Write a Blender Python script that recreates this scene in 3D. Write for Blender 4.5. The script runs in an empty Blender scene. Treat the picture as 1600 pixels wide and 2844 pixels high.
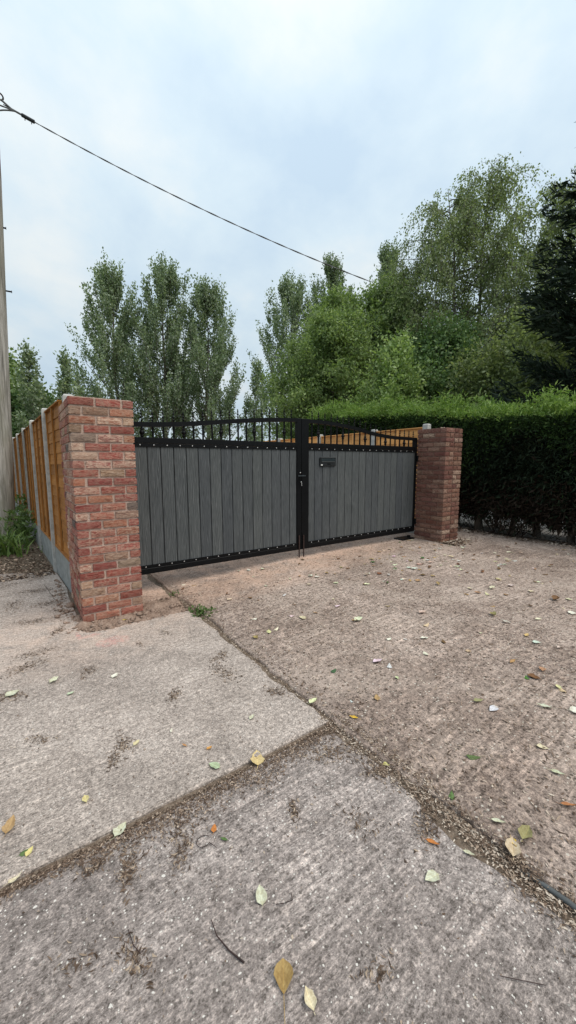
import bpy, bmesh, math, random
import numpy as np
from mathutils import Vector, Matrix

random.seed(7)
RNG = np.random.default_rng(7)
SC = bpy.context.scene
COL = SC.collection
PI = math.pi

# ------------------------------------------------------------------ camera
CAM = np.array([-0.4076, -3.7015, 1.3858])
YAW, PITCH, ROLL, FPX = 0.61343, 0.12424, -0.00305, 1079.5
f_ = np.array([math.sin(YAW) * math.cos(PITCH), math.cos(YAW) * math.cos(PITCH), -math.sin(PITCH)])
r_ = np.array([math.cos(YAW), -math.sin(YAW), 0.0])
u_ = np.cross(r_, f_)
r2 = math.cos(ROLL) * r_ + math.sin(ROLL) * u_
u2 = math.cos(ROLL) * u_ - math.sin(ROLL) * r_
cd = bpy.data.cameras.new('camera')
cam = bpy.data.objects.new('camera', cd)
COL.objects.link(cam)
M = Matrix.Identity(4)
for i in range(3):
    M[i][0] = r2[i]; M[i][1] = u2[i]; M[i][2] = -f_[i]; M[i][3] = CAM[i]
cam.matrix_world = M
cd.sensor_fit = 'VERTICAL'
cd.sensor_height = 24.0
cd.lens = FPX / 2844.0 * 24.0
cd.clip_start = 0.05
cd.clip_end = 3000.0
SC.camera = cam

# ------------------------------------------------------------------ sky, sun, exposure
SUN_EL, SUN_AZ = math.radians(56), math.radians(152)   # azimuth from +Y, clockwise
w = bpy.data.worlds.new('World')
SC.world = w
w.use_nodes = True
nt = w.node_tree
nt.nodes.clear()
N = nt.nodes.new
out = N('ShaderNodeOutputWorld')
sky = N('ShaderNodeTexSky')
sky.sky_type = 'NISHITA'
sky.sun_disc = False
sky.sun_elevation = SUN_EL
sky.sun_rotation = SUN_AZ
bg1 = N('ShaderNodeBackground'); bg1.inputs[1].default_value = 0.10
nt.links.new(sky.outputs[0], bg1.inputs[0])
tc = N('ShaderNodeTexCoord')
sep = N('ShaderNodeSeparateXYZ'); nt.links.new(tc.outputs['Generated'], sep.inputs[0])
mx = N('ShaderNodeMath'); mx.operation = 'MAXIMUM'; nt.links.new(sep.outputs[2], mx.inputs[0]); mx.inputs[1].default_value = 0.0
ad = N('ShaderNodeMath'); ad.operation = 'ADD'; nt.links.new(mx.outputs[0], ad.inputs[0]); ad.inputs[1].default_value = 0.55
dv = N('ShaderNodeVectorMath'); dv.operation = 'DIVIDE'
cmb = N('ShaderNodeCombineXYZ')
for k in range(3):
    nt.links.new(ad.outputs[0], cmb.inputs[k])
nt.links.new(tc.outputs['Generated'], dv.inputs[0]); nt.links.new(cmb.outputs[0], dv.inputs[1])
n1 = N('ShaderNodeTexNoise'); n1.inputs['Scale'].default_value = 3.0; n1.inputs['Detail'].default_value = 7; n1.inputs['Roughness'].default_value = 0.55; n1.inputs['Distortion'].default_value = 0.1
nt.links.new(dv.outputs[0], n1.inputs['Vector'])
rp = N('ShaderNodeValToRGB')
e = rp.color_ramp.elements
e[0].position = 0.31; e[0].color = (0.63, 0.785, 0.93, 1)
e[1].position = 0.67; e[1].color = (0.95, 1.0, 1.0, 1)
m_ = e.new(0.48); m_.color = (0.75, 0.89, 0.985, 1)
nt.links.new(n1.outputs[0], rp.inputs[0])
bg2 = N('ShaderNodeBackground'); bg2.inputs[1].default_value = 1.02
nt.links.new(rp.outputs[0], bg2.inputs[0])
lum = N('ShaderNodeMath'); lum.operation = 'MULTIPLY_ADD'; nt.links.new(mx.outputs[0], lum.inputs[0]); lum.inputs[1].default_value = 0.52; lum.inputs[2].default_value = 0.75
nt.links.new(lum.outputs[0], bg2.inputs[1])
mixs = N('ShaderNodeMixShader'); mixs.inputs[0].default_value = 0.93
nt.links.new(bg1.outputs[0], mixs.inputs[1]); nt.links.new(bg2.outputs[0], mixs.inputs[2])
nt.links.new(mixs.outputs[0], out.inputs[0])

sd = bpy.data.lights.new('sun', 'SUN')
sd.energy = 2.7
sd.angle = math.radians(40)
sd.color = (1.0, 0.93, 0.82)
sun = bpy.data.objects.new('sun', sd)
COL.objects.link(sun)
sdir = Vector((math.sin(SUN_AZ) * math.cos(SUN_EL), math.cos(SUN_AZ) * math.cos(SUN_EL), math.sin(SUN_EL)))
sun.rotation_euler = sdir.to_track_quat('Z', 'Y').to_euler()
sun.location = (0, -6, 12)

SC.view_settings.view_transform = 'Standard'
SC.view_settings.look = 'None'
SC.view_settings.exposure = 0.0
SC.view_settings.gamma = 1.0
SC.view_settings.use_curve_mapping = False
SC.cycles.max_bounces = 6
SC.cycles.diffuse_bounces = 3

# ------------------------------------------------------------------ helpers
def s2l(r, g, b):
    f = lambda c: ((c / 255.0 + 0.055) / 1.055) ** 2.4 if c > 10 else c / 255.0 / 12.92
    return (f(r), f(g), f(b))

def tag(o, label=None, cat=None, group=None, kind=None):
    if label: o['label'] = label
    if cat: o['category'] = cat
    if group: o['group'] = group
    if kind: o['kind'] = kind
    return o

def empty(name, loc=(0, 0, 0), rz=0.0, parent=None):
    o = bpy.data.objects.new(name, None)
    COL.objects.link(o)
    o.location = loc
    o.rotation_euler = (0, 0, rz)
    o.empty_display_size = 0.1
    if parent: o.parent = parent
    return o

def link(name, me, mat=None, parent=None, loc=None, rot=None):
    o = bpy.data.objects.new(name, me)
    COL.objects.link(o)
    if mat is not None and len(me.materials) == 0:
        me.materials.append(mat)
    if parent is not None: o.parent = parent
    if loc is not None: o.location = loc
    if rot is not None: o.rotation_euler = rot
    return o

def np_mesh(name, V, F, smooth=False):
    """V (n,3), F (m,k) arrays with constant k."""
    V = np.asarray(V, dtype=np.float32); F = np.asarray(F, dtype=np.int32)
    me = bpy.data.meshes.new(name)
    me.vertices.add(len(V)); me.vertices.foreach_set('co', V.ravel())
    k = F.shape[1]
    me.loops.add(F.size); me.loops.foreach_set('vertex_index', F.ravel())
    me.polygons.add(len(F)); me.polygons.foreach_set('loop_start', np.arange(0, F.size, k, dtype=np.int32))
    if smooth:
        me.polygons.foreach_set('use_smooth', np.ones(len(F), dtype=bool))
    me.update(calc_edges=True)
    return me

class MB:
    """collects simple solids into one mesh"""
    def __init__(self): self.v = []; self.f = []; self.s = []
    def add(self, vs, fs, smooth=False):
        n = len(self.v); self.v += [tuple(p) for p in vs]
        self.f += [tuple(i + n for i in q) for q in fs]; self.s += [smooth] * len(fs)
    def box(self, x0, x1, y0, y1, z0, z1, b=0.0):
        if b <= 0:
            vs = [(x, y, z) for z in (z0, z1) for y in (y0, y1) for x in (x0, x1)]
            self.add(vs, [(0, 2, 3, 1), (4, 5, 7, 6), (0, 1, 5, 4), (2, 6, 7, 3), (0, 4, 6, 2), (1, 3, 7, 5)])
            return
        X, Y, Z = (x0, x1), (y0, y1), (z0, z1)
        vs = []; idx = {}
        for i in (0, 1):
            for j in (0, 1):
                for k in (0, 1):
                    sx, sy, sz = (b, -b)[i], (b, -b)[j], (b, -b)[k]
                    idx[i, j, k, 0] = len(vs); vs.append((X[i], Y[j] + sy, Z[k] + sz))
                    idx[i, j, k, 1] = len(vs); vs.append((X[i] + sx, Y[j], Z[k] + sz))
                    idx[i, j, k, 2] = len(vs); vs.append((X[i] + sx, Y[j] + sy, Z[k]))
        fs = []
        for i in (0, 1):
            q = [idx[i, 0, 0, 0], idx[i, 1, 0, 0], idx[i, 1, 1, 0], idx[i, 0, 1, 0]]; fs.append(q if i else q[::-1])
            q = [idx[0, i, 0, 1], idx[1, i, 0, 1], idx[1, i, 1, 1], idx[0, i, 1, 1]]; fs.append(q[::-1] if i else q)
            q = [idx[0, 0, i, 2], idx[1, 0, i, 2], idx[1, 1, i, 2], idx[0, 1, i, 2]]; fs.append(q if i else q[::-1])
        for i in (0, 1):
            for j in (0, 1):
                fs.append([idx[i, j, 0, 0], idx[i, j, 0, 1], idx[i, j, 1, 1], idx[i, j, 1, 0]])
                fs.append([idx[i, 0, j, 0], idx[i, 0, j, 2], idx[i, 1, j, 2], idx[i, 1, j, 0]])
                fs.append([idx[0, i, j, 1], idx[0, i, j, 2], idx[1, i, j, 2], idx[1, i, j, 1]])
                for k in (0, 1):
                    fs.append([idx[i, j, k, 0], idx[i, j, k, 1], idx[i, j, k, 2]])
        self.add(vs, fs)
    def tube(self, pts, radii, n=8, smooth=True, caps=True):
        pts = [Vector(p) for p in pts]
        if not hasattr(radii, '__len__'): radii = [radii] * len(pts)
        vs = []; fs = []
        ref = Vector((0, 0, 1))
        d0 = (pts[-1] - pts[0]).normalized()
        if abs(d0.z) > 0.9: ref = Vector((1, 0, 0))
        for i, p in enumerate(pts):
            d = (pts[min(i + 1, len(pts) - 1)] - pts[max(i - 1, 0)]).normalized()
            a = d.cross(ref).normalized(); b = d.cross(a)
            for k in range(n):
                t = 2 * PI * k / n
                vs.append(p + (a * math.cos(t) + b * math.sin(t)) * radii[i])
        for i in range(len(pts) - 1):
            for k in range(n):
                fs.append((i * n + k, i * n + (k + 1) % n, (i + 1) * n + (k + 1) % n, (i + 1) * n + k))
        self.add(vs, fs, smooth)
        if caps:
            self.add([vs[k] for k in range(n)], [tuple(range(n))])
            self.add([vs[(len(pts) - 1) * n + k] for k in range(n)], [tuple(range(n))[::-1]])
    def lathe(self, prof, c=(0, 0, 0), n=10, smooth=True):
        vs = []; fs = []
        for (r, z) in prof:
            for k in range(n):
                t = 2 * PI * k / n
                vs.append((c[0] + r * math.cos(t), c[1] + r * math.sin(t), c[2] + z))
        for i in range(len(prof) - 1):
            for k in range(n):
                fs.append((i * n + k, i * n + (k + 1) % n, (i + 1) * n + (k + 1) % n, (i + 1) * n + k))
        self.add(vs, fs, smooth)
    def mesh(self, name):
        me = bpy.data.meshes.new(name)
        me.from_pydata(self.v, [], self.f)
        for p, s in zip(me.polygons, self.s): p.use_smooth = s
        bm = bmesh.new(); bm.from_mesh(me); bmesh.ops.recalc_face_normals(bm, faces=bm.faces); bm.to_mesh(me); bm.free()
        me.update()
        return me
    def build(self, name, mat, parent=None, loc=None, rot=None):
        return link(name, self.mesh(name), mat, parent, loc, rot)

# ------------------------------------------------------------------ materials
MATS = {}
class NG:
    def __init__(self, name):
        self.m = bpy.data.materials.new(name); self.m.use_nodes = True
        self.t = self.m.node_tree; self.t.nodes.clear()
        self.out = self.t.nodes.new('ShaderNodeOutputMaterial')
        self.p = self.t.nodes.new('ShaderNodeBsdfPrincipled')
        self.t.links.new(self.p.outputs[0], self.out.inputs[0])
    def n(self, typ, **kw):
        nd = self.t.nodes.new('ShaderNode' + typ)
        for k, v in kw.items(): setattr(nd, k, v)
        return nd
    def l(self, a, b): self.t.links.new(a, b)
    def setv(self, sock, v):
        if hasattr(v, 'links') or hasattr(v, 'is_linked'): self.l(v, sock)
        else: sock.default_value = v
    def pos(self): return self.n('NewGeometry').outputs['Position']
    def objc(self): return self.n('TexCoord').outputs['Object']
    def mapping(self, vec, scale=(1, 1, 1), rot=(0, 0, 0), loc=(0, 0, 0)):
        m = self.n('Mapping'); self.l(vec, m.inputs[0])
        self.setv(m.inputs['Scale'], scale); self.setv(m.inputs['Rotation'], rot); self.setv(m.inputs['Location'], loc)
        return m.outputs[0]
    def noise(self, vec, scale, detail=4, rough=0.55, dist=0.0):
        m = self.n('TexNoise'); self.l(vec, m.inputs['Vector'])
        m.inputs['Scale'].default_value = scale; m.inputs['Detail'].default_value = detail
        m.inputs['Roughness'].default_value = rough; m.inputs['Distortion'].default_value = dist
        return m.outputs[0]
    def voro(self, vec, scale, feature='F1', rnd=1.0):
        m = self.n('TexVoronoi', feature=feature); self.l(vec, m.inputs['Vector'])
        m.inputs['Scale'].default_value = scale; m.inputs['Randomness'].default_value = rnd
        return m.outputs['Distance'], m.outputs['Color']
    def ramp(self, fac, stops, interp='LINEAR'):
        r = self.n('ValToRGB'); r.color_ramp.interpolation = interp
        el = r.color_ramp.elements
        while len(el) > 1: el.remove(el[-1])
        el[0].position = stops[0][0]; el[0].color = (*stops[0][1], 1) if hasattr(stops[0][1], '__len__') else (stops[0][1],) * 3 + (1,)
        for p, c in stops[1:]:
            x = el.new(p); x.color = (*c, 1) if hasattr(c, '__len__') else (c, c, c, 1)
        self.l(fac, r.inputs[0])
        return r.outputs[0]
    def mix(self, fac, a, b, mode='MIX'):
        m = self.n('Mix', data_type='RGBA', blend_type=mode)
        self.setv(m.inputs[0], fac)
        for s, v in ((m.inputs[6], a), (m.inputs[7], b)):
            if hasattr(v, 'is_linked'): self.l(v, s)
            else: s.default_value = (*v, 1) if len(v) == 3 else v
        return m.outputs[2]
    def math(self, op, a, b=0.0, c=None, clamp=False):
        m = self.n('Math', operation=op, use_clamp=clamp)
        self.setv(m.inputs[0], a); self.setv(m.inputs[1], b)
        if c is not None: self.setv(m.inputs[2], c)
        return m.outputs[0]
    def bump(self, h, strength=0.3, dist=0.01, normal=None):
        b = self.n('Bump'); b.inputs['Strength'].default_value = strength; b.inputs['Distance'].default_value = dist
        self.l(h, b.inputs['Height'])
        if normal is not None: self.l(normal, b.inputs['Normal'])
        return b.outputs[0]
    def done(self, color, rough=0.8, normal=None, metal=0.0, spec=0.3):
        s = self.p.inputs['Base Color']
        if hasattr(color, 'is_linked'): self.l(color, s)
        else: s.default_value = (*color, 1)
        self.setv(self.p.inputs['Roughness'], rough)
        self.p.inputs['Metallic'].default_value = metal
        self.p.inputs['Specular IOR Level'].default_value = spec
        if normal is not None: self.l(normal, self.p.inputs['Normal'])
        return self.m

def leaf_mat(name, cols, trans=0.35, rough=0.55, spec=0.25):
    """cols: list of linear colours picked per leaf"""
    g = NG(name)
    ri = g.n('NewGeometry').outputs['Random Per Island']
    k = len(cols)
    c = g.ramp(ri, [(i / max(1, k - 1), cc) for i, cc in enumerate(cols)])
    g.done(c, rough, spec=spec)
    if trans > 0:
        tr = g.n('BsdfTranslucent')
        c2 = g.mix(1.0, c, (1.1, 1.15, 0.6), 'MULTIPLY')
        g.l(c2, tr.inputs[0])
        ms = g.n('MixShader'); ms.inputs[0].default_value = trans
        g.l(g.p.outputs[0], ms.inputs[1]); g.l(tr.outputs[0], ms.inputs[2]); g.l(ms.outputs[0], g.out.inputs[0])
    return g.m

def concrete(name, c_dark, c_mid, c_light, speck=0.5, streak=0.5, pink=False, seed=0.0):
    g = NG(name)
    P = g.mapping(g.pos(), loc=(seed, seed * 1.7, 0))
    big = g.noise(P, 0.9, 5, 0.6, 0.4)
    mid = g.noise(P, 6, 8, 0.72, 0.5)
    fine = g.noise(P, 42, 6, 0.8)
    grit = g.noise(g.mapping(P, scale=(0.75, 1.25, 1)), 130, 4, 0.85)
    st = g.noise(g.mapping(P, scale=(2.2, 55, 1), rot=(0, 0, 0.05)), 1.0, 6, 0.75, 0.6)
    stm = g.ramp(g.noise(g.mapping(P, loc=(5, 5, 0)), 1.7, 4, 0.6, 0.5), [(0.42, 0.12), (0.62, 1.0)])
    f = g.math('MULTIPLY_ADD', big, 0.45, g.math('MULTIPLY', mid, 0.55))
    base = g.ramp(f, [(0.36, c_dark), (0.5, c_mid), (0.64, c_light)])
    gr = g.math('ADD', g.math('MULTIPLY', fine, 0.45), g.math('MULTIPLY', grit, 0.55))
    base = g.mix(1.0, base, g.ramp(gr, [(0.40, (0.30, 0.285, 0.27)), (0.465, (0.78, 0.77, 0.76)), (0.53, (1.14, 1.14, 1.13)), (0.59, (2.0, 1.96, 1.9))]), 'MULTIPLY')
    base = g.mix(g.math('MULTIPLY', stm, streak), base, g.mix(1.0, base, g.ramp(st, [(0.38, (0.68, 0.67, 0.66)), (0.5, (1, 1, 1)), (0.60, (1.5, 1.48, 1.46))]), 'MULTIPLY'))
    # exposed aggregate: pale and dark stones of mixed size
    for sc_, thr, wgt in ((120, 0.30, 0.10), (62, 0.24, 0.06), (30, 0.17, 0.05)):
        wv_ = g.n('VectorMath', operation='ADD'); g.l(P, wv_.inputs[0])
        jit = g.n('TexNoise'); g.l(P, jit.inputs['Vector']); jit.inputs['Scale'].default_value = sc_ * 0.9; jit.inputs['Detail'].default_value = 2
        js = g.n('VectorMath', operation='SCALE'); g.l(jit.outputs['Color'], js.inputs[0]); js.inputs['Scale'].default_value = 0.9 / sc_
        g.l(js.outputs[0], wv_.inputs[1])
        d, c = g.voro(wv_.outputs[0], sc_)
        sp = g.n('SeparateColor'); g.l(c, sp.inputs[0])
        sz = g.math('MULTIPLY_ADD', sp.outputs[2], thr * 0.8, thr * 0.35)
        on = g.math('MULTIPLY', g.math('LESS_THAN', d, sz), g.math('GREATER_THAN', sp.outputs[0], 1 - wgt * speck))
        base = g.mix(g.math('MULTIPLY', on, 0.9), base, (0.68, 0.64, 0.59))
        on2 = g.math('MULTIPLY', g.math('LESS_THAN', d, g.math('MULTIPLY', sz, 1.3)), g.math('LESS_THAN', sp.outputs[1], wgt * 1.6 * speck))
        base = g.mix(g.math('MULTIPLY', on2, 0.6), base, (0.07, 0.058, 0.05))
    if pink:   # rubbed spray-paint setting-out marks
        xyz = g.n('SeparateXYZ'); g.l(g.pos(), xyz.inputs[0])
        def blob(cx, cy, rx, ry):
            dx = g.math('DIVIDE', g.math('SUBTRACT', xyz.outputs[0], cx), rx)
            dy = g.math('DIVIDE', g.math('SUBTRACT', xyz.outputs[1], cy), ry)
            q = g.math('ADD', g.math('MULTIPLY', dx, dx), g.math('MULTIPLY', dy, dy))
            return g.math('SUBTRACT', 1.0, q, clamp=True)
        b = g.math('MAXIMUM', blob(0.0, -0.31, 0.10, 0.035), g.math('MAXIMUM', blob(0.14, -0.52, 0.13, 0.10), blob(-0.07, -0.26, 0.02, 0.10)))
        pn = g.ramp(g.noise(g.pos(), 26, 6, 0.75, 0.5), [(0.42, 0.0), (0.58, 0.6)])
        base = g.mix(g.math('MULTIPLY', g.math('POWER', b, 0.5), pn), base, (0.62, 0.24, 0.22))
        # clay-pink dust trodden round the new pier
        b2 = g.math('MULTIPLY', blob(0.1, -0.1, 1.3, 0.9), g.ramp(mid, [(0.38, 0.0), (0.66, 0.6)]))
        base = g.mix(b2, base, g.mix(1.0, (0.50, 0.36, 0.285), g.ramp(gr, [(0.3, 0.6), (0.65, 1.35)]), 'MULTIPLY'))
        # hairline crack beside the pier
        wob_ = g.math('MULTIPLY', g.math('SUBTRACT', g.noise(g.pos(), 9, 4, 0.6), 0.5), 0.06)
        ln = g.math('ADD', g.math('SUBTRACT', xyz.outputs[0], g.math('MULTIPLY_ADD', xyz.outputs[1], -0.09, -0.07)), wob_)
        ck = g.math('MULTIPLY', g.math('LESS_THAN', g.math('ABSOLUTE', ln), 0.0035), g.math('MULTIPLY', g.math('GREATER_THAN', xyz.outputs[1], 0.3), g.math('LESS_THAN', xyz.outputs[1], 1.5)))
        base = g.mix(g.math('MULTIPLY', ck, 0.8), base, (0.05, 0.04, 0.035))
    h = g.math('ADD', g.math('MULTIPLY', gr, 0.8), g.math('MULTIPLY', g.math('MULTIPLY', st, stm), 0.35 * streak))
    h = g.math('ADD', h, g.math('MULTIPLY', mid, 0.8))
    return g.done(base, 0.9, g.bump(h, 0.6, 0.012), spec=0.2)

MATS['near'] = concrete('near_concrete', (0.172, 0.145, 0.135), (0.250, 0.214, 0.200), (0.352, 0.306, 0.288), speck=2.2, streak=0.95, seed=3.1)
MATS['left'] = concrete('left_concrete', (0.248, 0.210, 0.188), (0.360, 0.308, 0.278), (0.455, 0.395, 0.36), speck=1.8, streak=0.5, pink=True, seed=8.2)

def right_concrete():
    g = NG('right_concrete')
    P = g.pos()
    big = g.noise(P, 0.7, 5, 0.6, 0.5)
    mid = g.noise(P, 5, 9, 0.76, 0.5)
    fine = g.noise(P, 34, 7, 0.82)
    grit = g.noise(P, 110, 4, 0.85)
    f = g.math('MULTIPLY_ADD', big, 0.5, g.math('MULTIPLY', mid, 0.5))
    base = g.ramp(f, [(0.36, (0.165, 0.122, 0.102)), (0.5, (0.272, 0.212, 0.182)), (0.63, (0.41, 0.33, 0.29))])
    gr = g.math('ADD', g.math('MULTIPLY', fine, 0.55), g.math('MULTIPLY', grit, 0.45))
    base = g.mix(1.0, base, g.ramp(gr, [(0.40, (0.27, 0.25, 0.235)), (0.5, (0.98, 0.98, 0.98)), (0.60, (2.0, 1.96, 1.88))]), 'MULTIPLY')
    st = g.noise(g.mapping(P, scale=(1.8, 34, 1), rot=(0, 0, 0.05)), 1.0, 6, 0.75, 0.6)
    stm = g.ramp(g.noise(g.mapping(P, loc=(3, 8, 0)), 1.1, 4, 0.6, 0.5), [(0.40, 0.1), (0.62, 0.8)])
    dust = g.ramp(g.noise(g.mapping(P, loc=(11, 2, 0)), 1.3, 7, 0.7, 0.8), [(0.46, 0.0), (0.64, 0.55)])
    base = g.mix(dust, base, g.mix(1.0, (0.43, 0.35, 0.30), g.ramp(gr, [(0.36, 0.5), (0.62, 1.5)]), 'MULTIPLY'))
    base = g.mix(stm, base, g.mix(1.0, base, g.ramp(st, [(0.38, (0.6, 0.58, 0.56)), (0.5, (1, 1, 1)), (0.61, (1.5, 1.48, 1.46))]), 'MULTIPLY'))
    # brick-dust pink wash near the gate line
    xyz = g.n('SeparateXYZ'); g.l(P, xyz.inputs[0])
    dy = g.math('DIVIDE', g.math('SUBTRACT', xyz.outputs[1], 0.75), 1.15)
    dx = g.math('DIVIDE', g.math('SUBTRACT', xyz.outputs[0], 2.0), 3.0)
    q = g.math('SUBTRACT', 1.0, g.math('ADD', g.math('MULTIPLY', dx, dx), g.math('MULTIPLY', dy, dy)), clamp=True)
    pk = g.math('MULTIPLY', g.math('POWER', q, 0.6), g.ramp(g.noise(P, 3.1, 6, 0.65, 0.6), [(0.36, 0.15), (0.6, 0.95)]))
    base = g.mix(pk, base, g.mix(1.0, (0.54, 0.37, 0.285), g.ramp(gr, [(0.3, 0.55), (0.66, 1.4)]), 'MULTIPLY'))
    d, c = g.voro(P, 60)
    sp = g.n('SeparateColor'); g.l(c, sp.inputs[0])
    on = g.math('MULTIPLY', g.math('LESS_THAN', d, 0.32), g.math('GREATER_THAN', sp.outputs[0], 0.9))
    base = g.mix(g.math('MULTIPLY', on, 0.8), base, (0.58, 0.53, 0.46))
    on2 = g.math('MULTIPLY', g.math('LESS_THAN', d, 0.40), g.math('LESS_THAN', sp.outputs[1], 0.14))
    base = g.mix(g.math('MULTIPLY', on2, 0.8), base, (0.06, 0.048, 0.038))
    h = g.math('ADD', g.math('MULTIPLY', gr, 0.7), g.math('ADD', g.math('MULTIPLY', mid, 1.2), g.math('MULTIPLY', st, 0.3)))
    return g.done(base, 0.93, g.bump(h, 0.6, 0.016), spec=0.15)
MATS['right'] = right_concrete()

def soil_mat(name, cols, scale=20):
    g = NG(name)
    P = g.pos()
    a = g.noise(P, scale, 6, 0.7, 0.3); b = g.noise(P, scale * 6, 3, 0.7)
    f = g.math('ADD', g.math('MULTIPLY', a, 0.6), g.math('MULTIPLY', b, 0.4))
    c = g.ramp(f, [(0.32, cols[0]), (0.5, cols[1]), (0.68, cols[2])])
    return g.done(c, 0.95, g.bump(f, 0.8, 0.02), spec=0.1)
MATS['soil'] = soil_mat('clay_soil', [(0.16, 0.108, 0.083), (0.28, 0.198, 0.155), (0.43, 0.33, 0.27)])
MATS['joint'] = soil_mat('joint_dirt', [(0.08, 0.06, 0.044), (0.19, 0.145, 0.11), (0.36, 0.29, 0.23)], 35)
MATS['earth'] = soil_mat('verge_earth', [(0.07, 0.055, 0.04), (0.15, 0.12, 0.09), (0.26, 0.21, 0.16)], 6)
MATS['field'] = soil_mat('field_ground', [(0.05, 0.065, 0.03), (0.09, 0.11, 0.05), (0.16, 0.16, 0.09)], 3)
MATS['pale'] = soil_mat('pale_path', [(0.40, 0.36, 0.33), (0.52, 0.48, 0.45), (0.66, 0.62, 0.59)], 12)

def brick_mat():
    g = NG('fired_clay_brick')
    oi = g.n('ObjectInfo')
    rnd = oi.outputs['Random']
    off = g.n('CombineXYZ')
    g.l(g.math('MULTIPLY', rnd, 37.0), off.inputs[0]); g.l(g.math('MULTIPLY', rnd, 91.0), off.inputs[1]); g.l(g.math('MULTIPLY', rnd, 53.0), off.inputs[2])
    va = g.n('VectorMath', operation='ADD'); g.l(g.objc(), va.inputs[0]); g.l(off.outputs[0], va.inputs[1])
    P = va.outputs[0]
    cr = g.noise(g.mapping(P, scale=(11, 11, 55)), 1.0, 5, 0.6, 1.8)       # smile-shaped creases of a stock brick
    crease = g.ramp(cr, [(0.43, 0.0), (0.49, 1.0), (0.53, 1.0), (0.58, 0.0)])
    bl = g.noise(P, 26, 5, 0.65)
    gt = g.noise(P, 230, 3, 0.7)
    base = g.mix(g.ramp(bl, [(0.40, 0.0), (0.68, 0.6)]), oi.outputs['Color'], g.mix(1.0, oi.outputs['Color'], (0.55, 0.62, 0.66), 'MULTIPLY'))
    base = g.mix(1.0, base, g.ramp(gt, [(0.3, (0.72, 0.7, 0.7)), (0.7, (1.3, 1.3, 1.3))]), 'MULTIPLY')
    wm = g.math('MULTIPLY', g.math('ADD', g.math('MULTIPLY', crease, 0.75), g.math('MULTIPLY', g.ramp(bl, [(0.48, 0.0), (0.64, 1.0)]), 0.3), clamp=True), oi.outputs['Alpha'])
    base = g.mix(wm, base, (0.58, 0.43, 0.33))
    dk = g.ramp(cr, [(0.30, 0.55), (0.40, 0.0)])
    base = g.mix(dk, base, g.mix(1.0, base, (0.4, 0.36, 0.36), 'MULTIPLY'))
    h = g.math('ADD', g.math('MULTIPLY', cr, 1.0), g.math('MULTIPLY', gt, 0.25))
    return g.done(base, 0.92, g.bump(h, 0.9, 0.008), spec=0.15)
MATS['brick'] = brick_mat()
MATS['mortar'] = soil_mat('lime_mortar', [(0.38, 0.265, 0.215), (0.52, 0.385, 0.32), (0.64, 0.50, 0.43)], 40)

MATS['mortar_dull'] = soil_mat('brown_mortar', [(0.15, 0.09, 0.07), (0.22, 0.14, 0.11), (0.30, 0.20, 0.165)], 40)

def board_mat():
    g = NG('grey_composite_board')
    oi = g.n('ObjectInfo'); rnd = oi.outputs['Random']
    off = g.n('CombineXYZ'); g.l(g.math('MULTIPLY', rnd, 60.0), off.inputs[0]); g.l(g.math('MULTIPLY', rnd, 130.0), off.inputs[2])
    va = g.n('VectorMath', operation='ADD'); g.l(g.objc(), va.inputs[0]); g.l(off.outputs[0], va.inputs[1])
    warp = g.noise(g.mapping(va.outputs[0], scale=(7, 7, 1.6)), 1.0, 2, 0.5, 0.0)
    wv = g.n('TexWave', wave_type='BANDS', bands_direction='X'); g.l(g.mapping(va.outputs[0], scale=(1, 1, 0.10)), wv.inputs['Vector'])
    wv.inputs['Scale'].default_value = 22; wv.inputs['Distortion'].default_value = 9.0; wv.inputs['Detail'].default_value = 2.0; wv.inputs['Detail Scale'].default_value = 1.6
    fib = g.noise(g.mapping(va.outputs[0], scale=(140, 140, 7)), 1.0, 3, 0.6, 0.2)
    f = g.math('ADD', g.math('MULTIPLY', wv.outputs['Fac'], 0.45), g.math('ADD', g.math('MULTIPLY', fib, 0.4), g.math('MULTIPLY', warp, 0.25)))
    c = g.ramp(f, [(0.25, (0.042, 0.047, 0.050)), (0.55, (0.068, 0.074, 0.078)), (0.85, (0.118, 0.124, 0.128))])
    tone = g.ramp(rnd, [(0.0, (0.86, 0.87, 0.90)), (1.0, (1.12, 1.12, 1.09))])
    c = g.mix(1.0, c, tone, 'MULTIPLY')
    return g.done(c, 0.62, g.bump(f, 0.55, 0.004), spec=0.2)
MATS['board'] = board_mat()

def simple(name, col, rough, metal=0.0, spec=0.4, var=0.15, scale=30, bump=0.05):
    g = NG(name)
    P = g.pos()
    a = g.noise(P, scale, 5, 0.65, 0.2)
    lo = tuple(c * (1 - var) for c in col); hi = tuple(c * (1 + var) for c in col)
    c = g.ramp(a, [(0.35, lo), (0.65, hi)])
    rr = g.math('MULTIPLY_ADD', a, 0.25, rough - 0.12)
    return g.done(c, rr, g.bump(a, bump, 0.01), metal, spec)
MATS['black'] = simple('black_powder_coat', (0.0028, 0.0032, 0.004), 0.45, spec=0.16, var=0.3)
MATS['blackplastic'] = simple('dark_plastic', (0.012, 0.014, 0.016), 0.45)
MATS['flap'] = simple('dark_teal_flap', (0.018, 0.026, 0.03), 0.35)
MATS['steel'] = simple('bright_steel', (0.55, 0.55, 0.55), 0.45, metal=0.9, var=0.1)
MATS['rust'] = simple('rusty_bar', (0.035, 0.018, 0.015), 0.7, var=0.4)
MATS['white'] = simple('white_label', (0.75, 0.75, 0.73), 0.6, var=0.05)
MATS['post'] = simple('concrete_post', (0.40, 0.40, 0.385), 0.85, spec=0.2, var=0.2, scale=14, bump=0.3)
MATS['gravel'] = simple('concrete_gravel_board', (0.24, 0.245, 0.235), 0.9, spec=0.2, var=0.22, scale=9, bump=0.3)
MATS['cable'] = simple('black_cable', (0.11, 0.11, 0.115), 0.6)
MATS['hose'] = simple('grey_hose', (0.085, 0.09, 0.092), 0.7)

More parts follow.
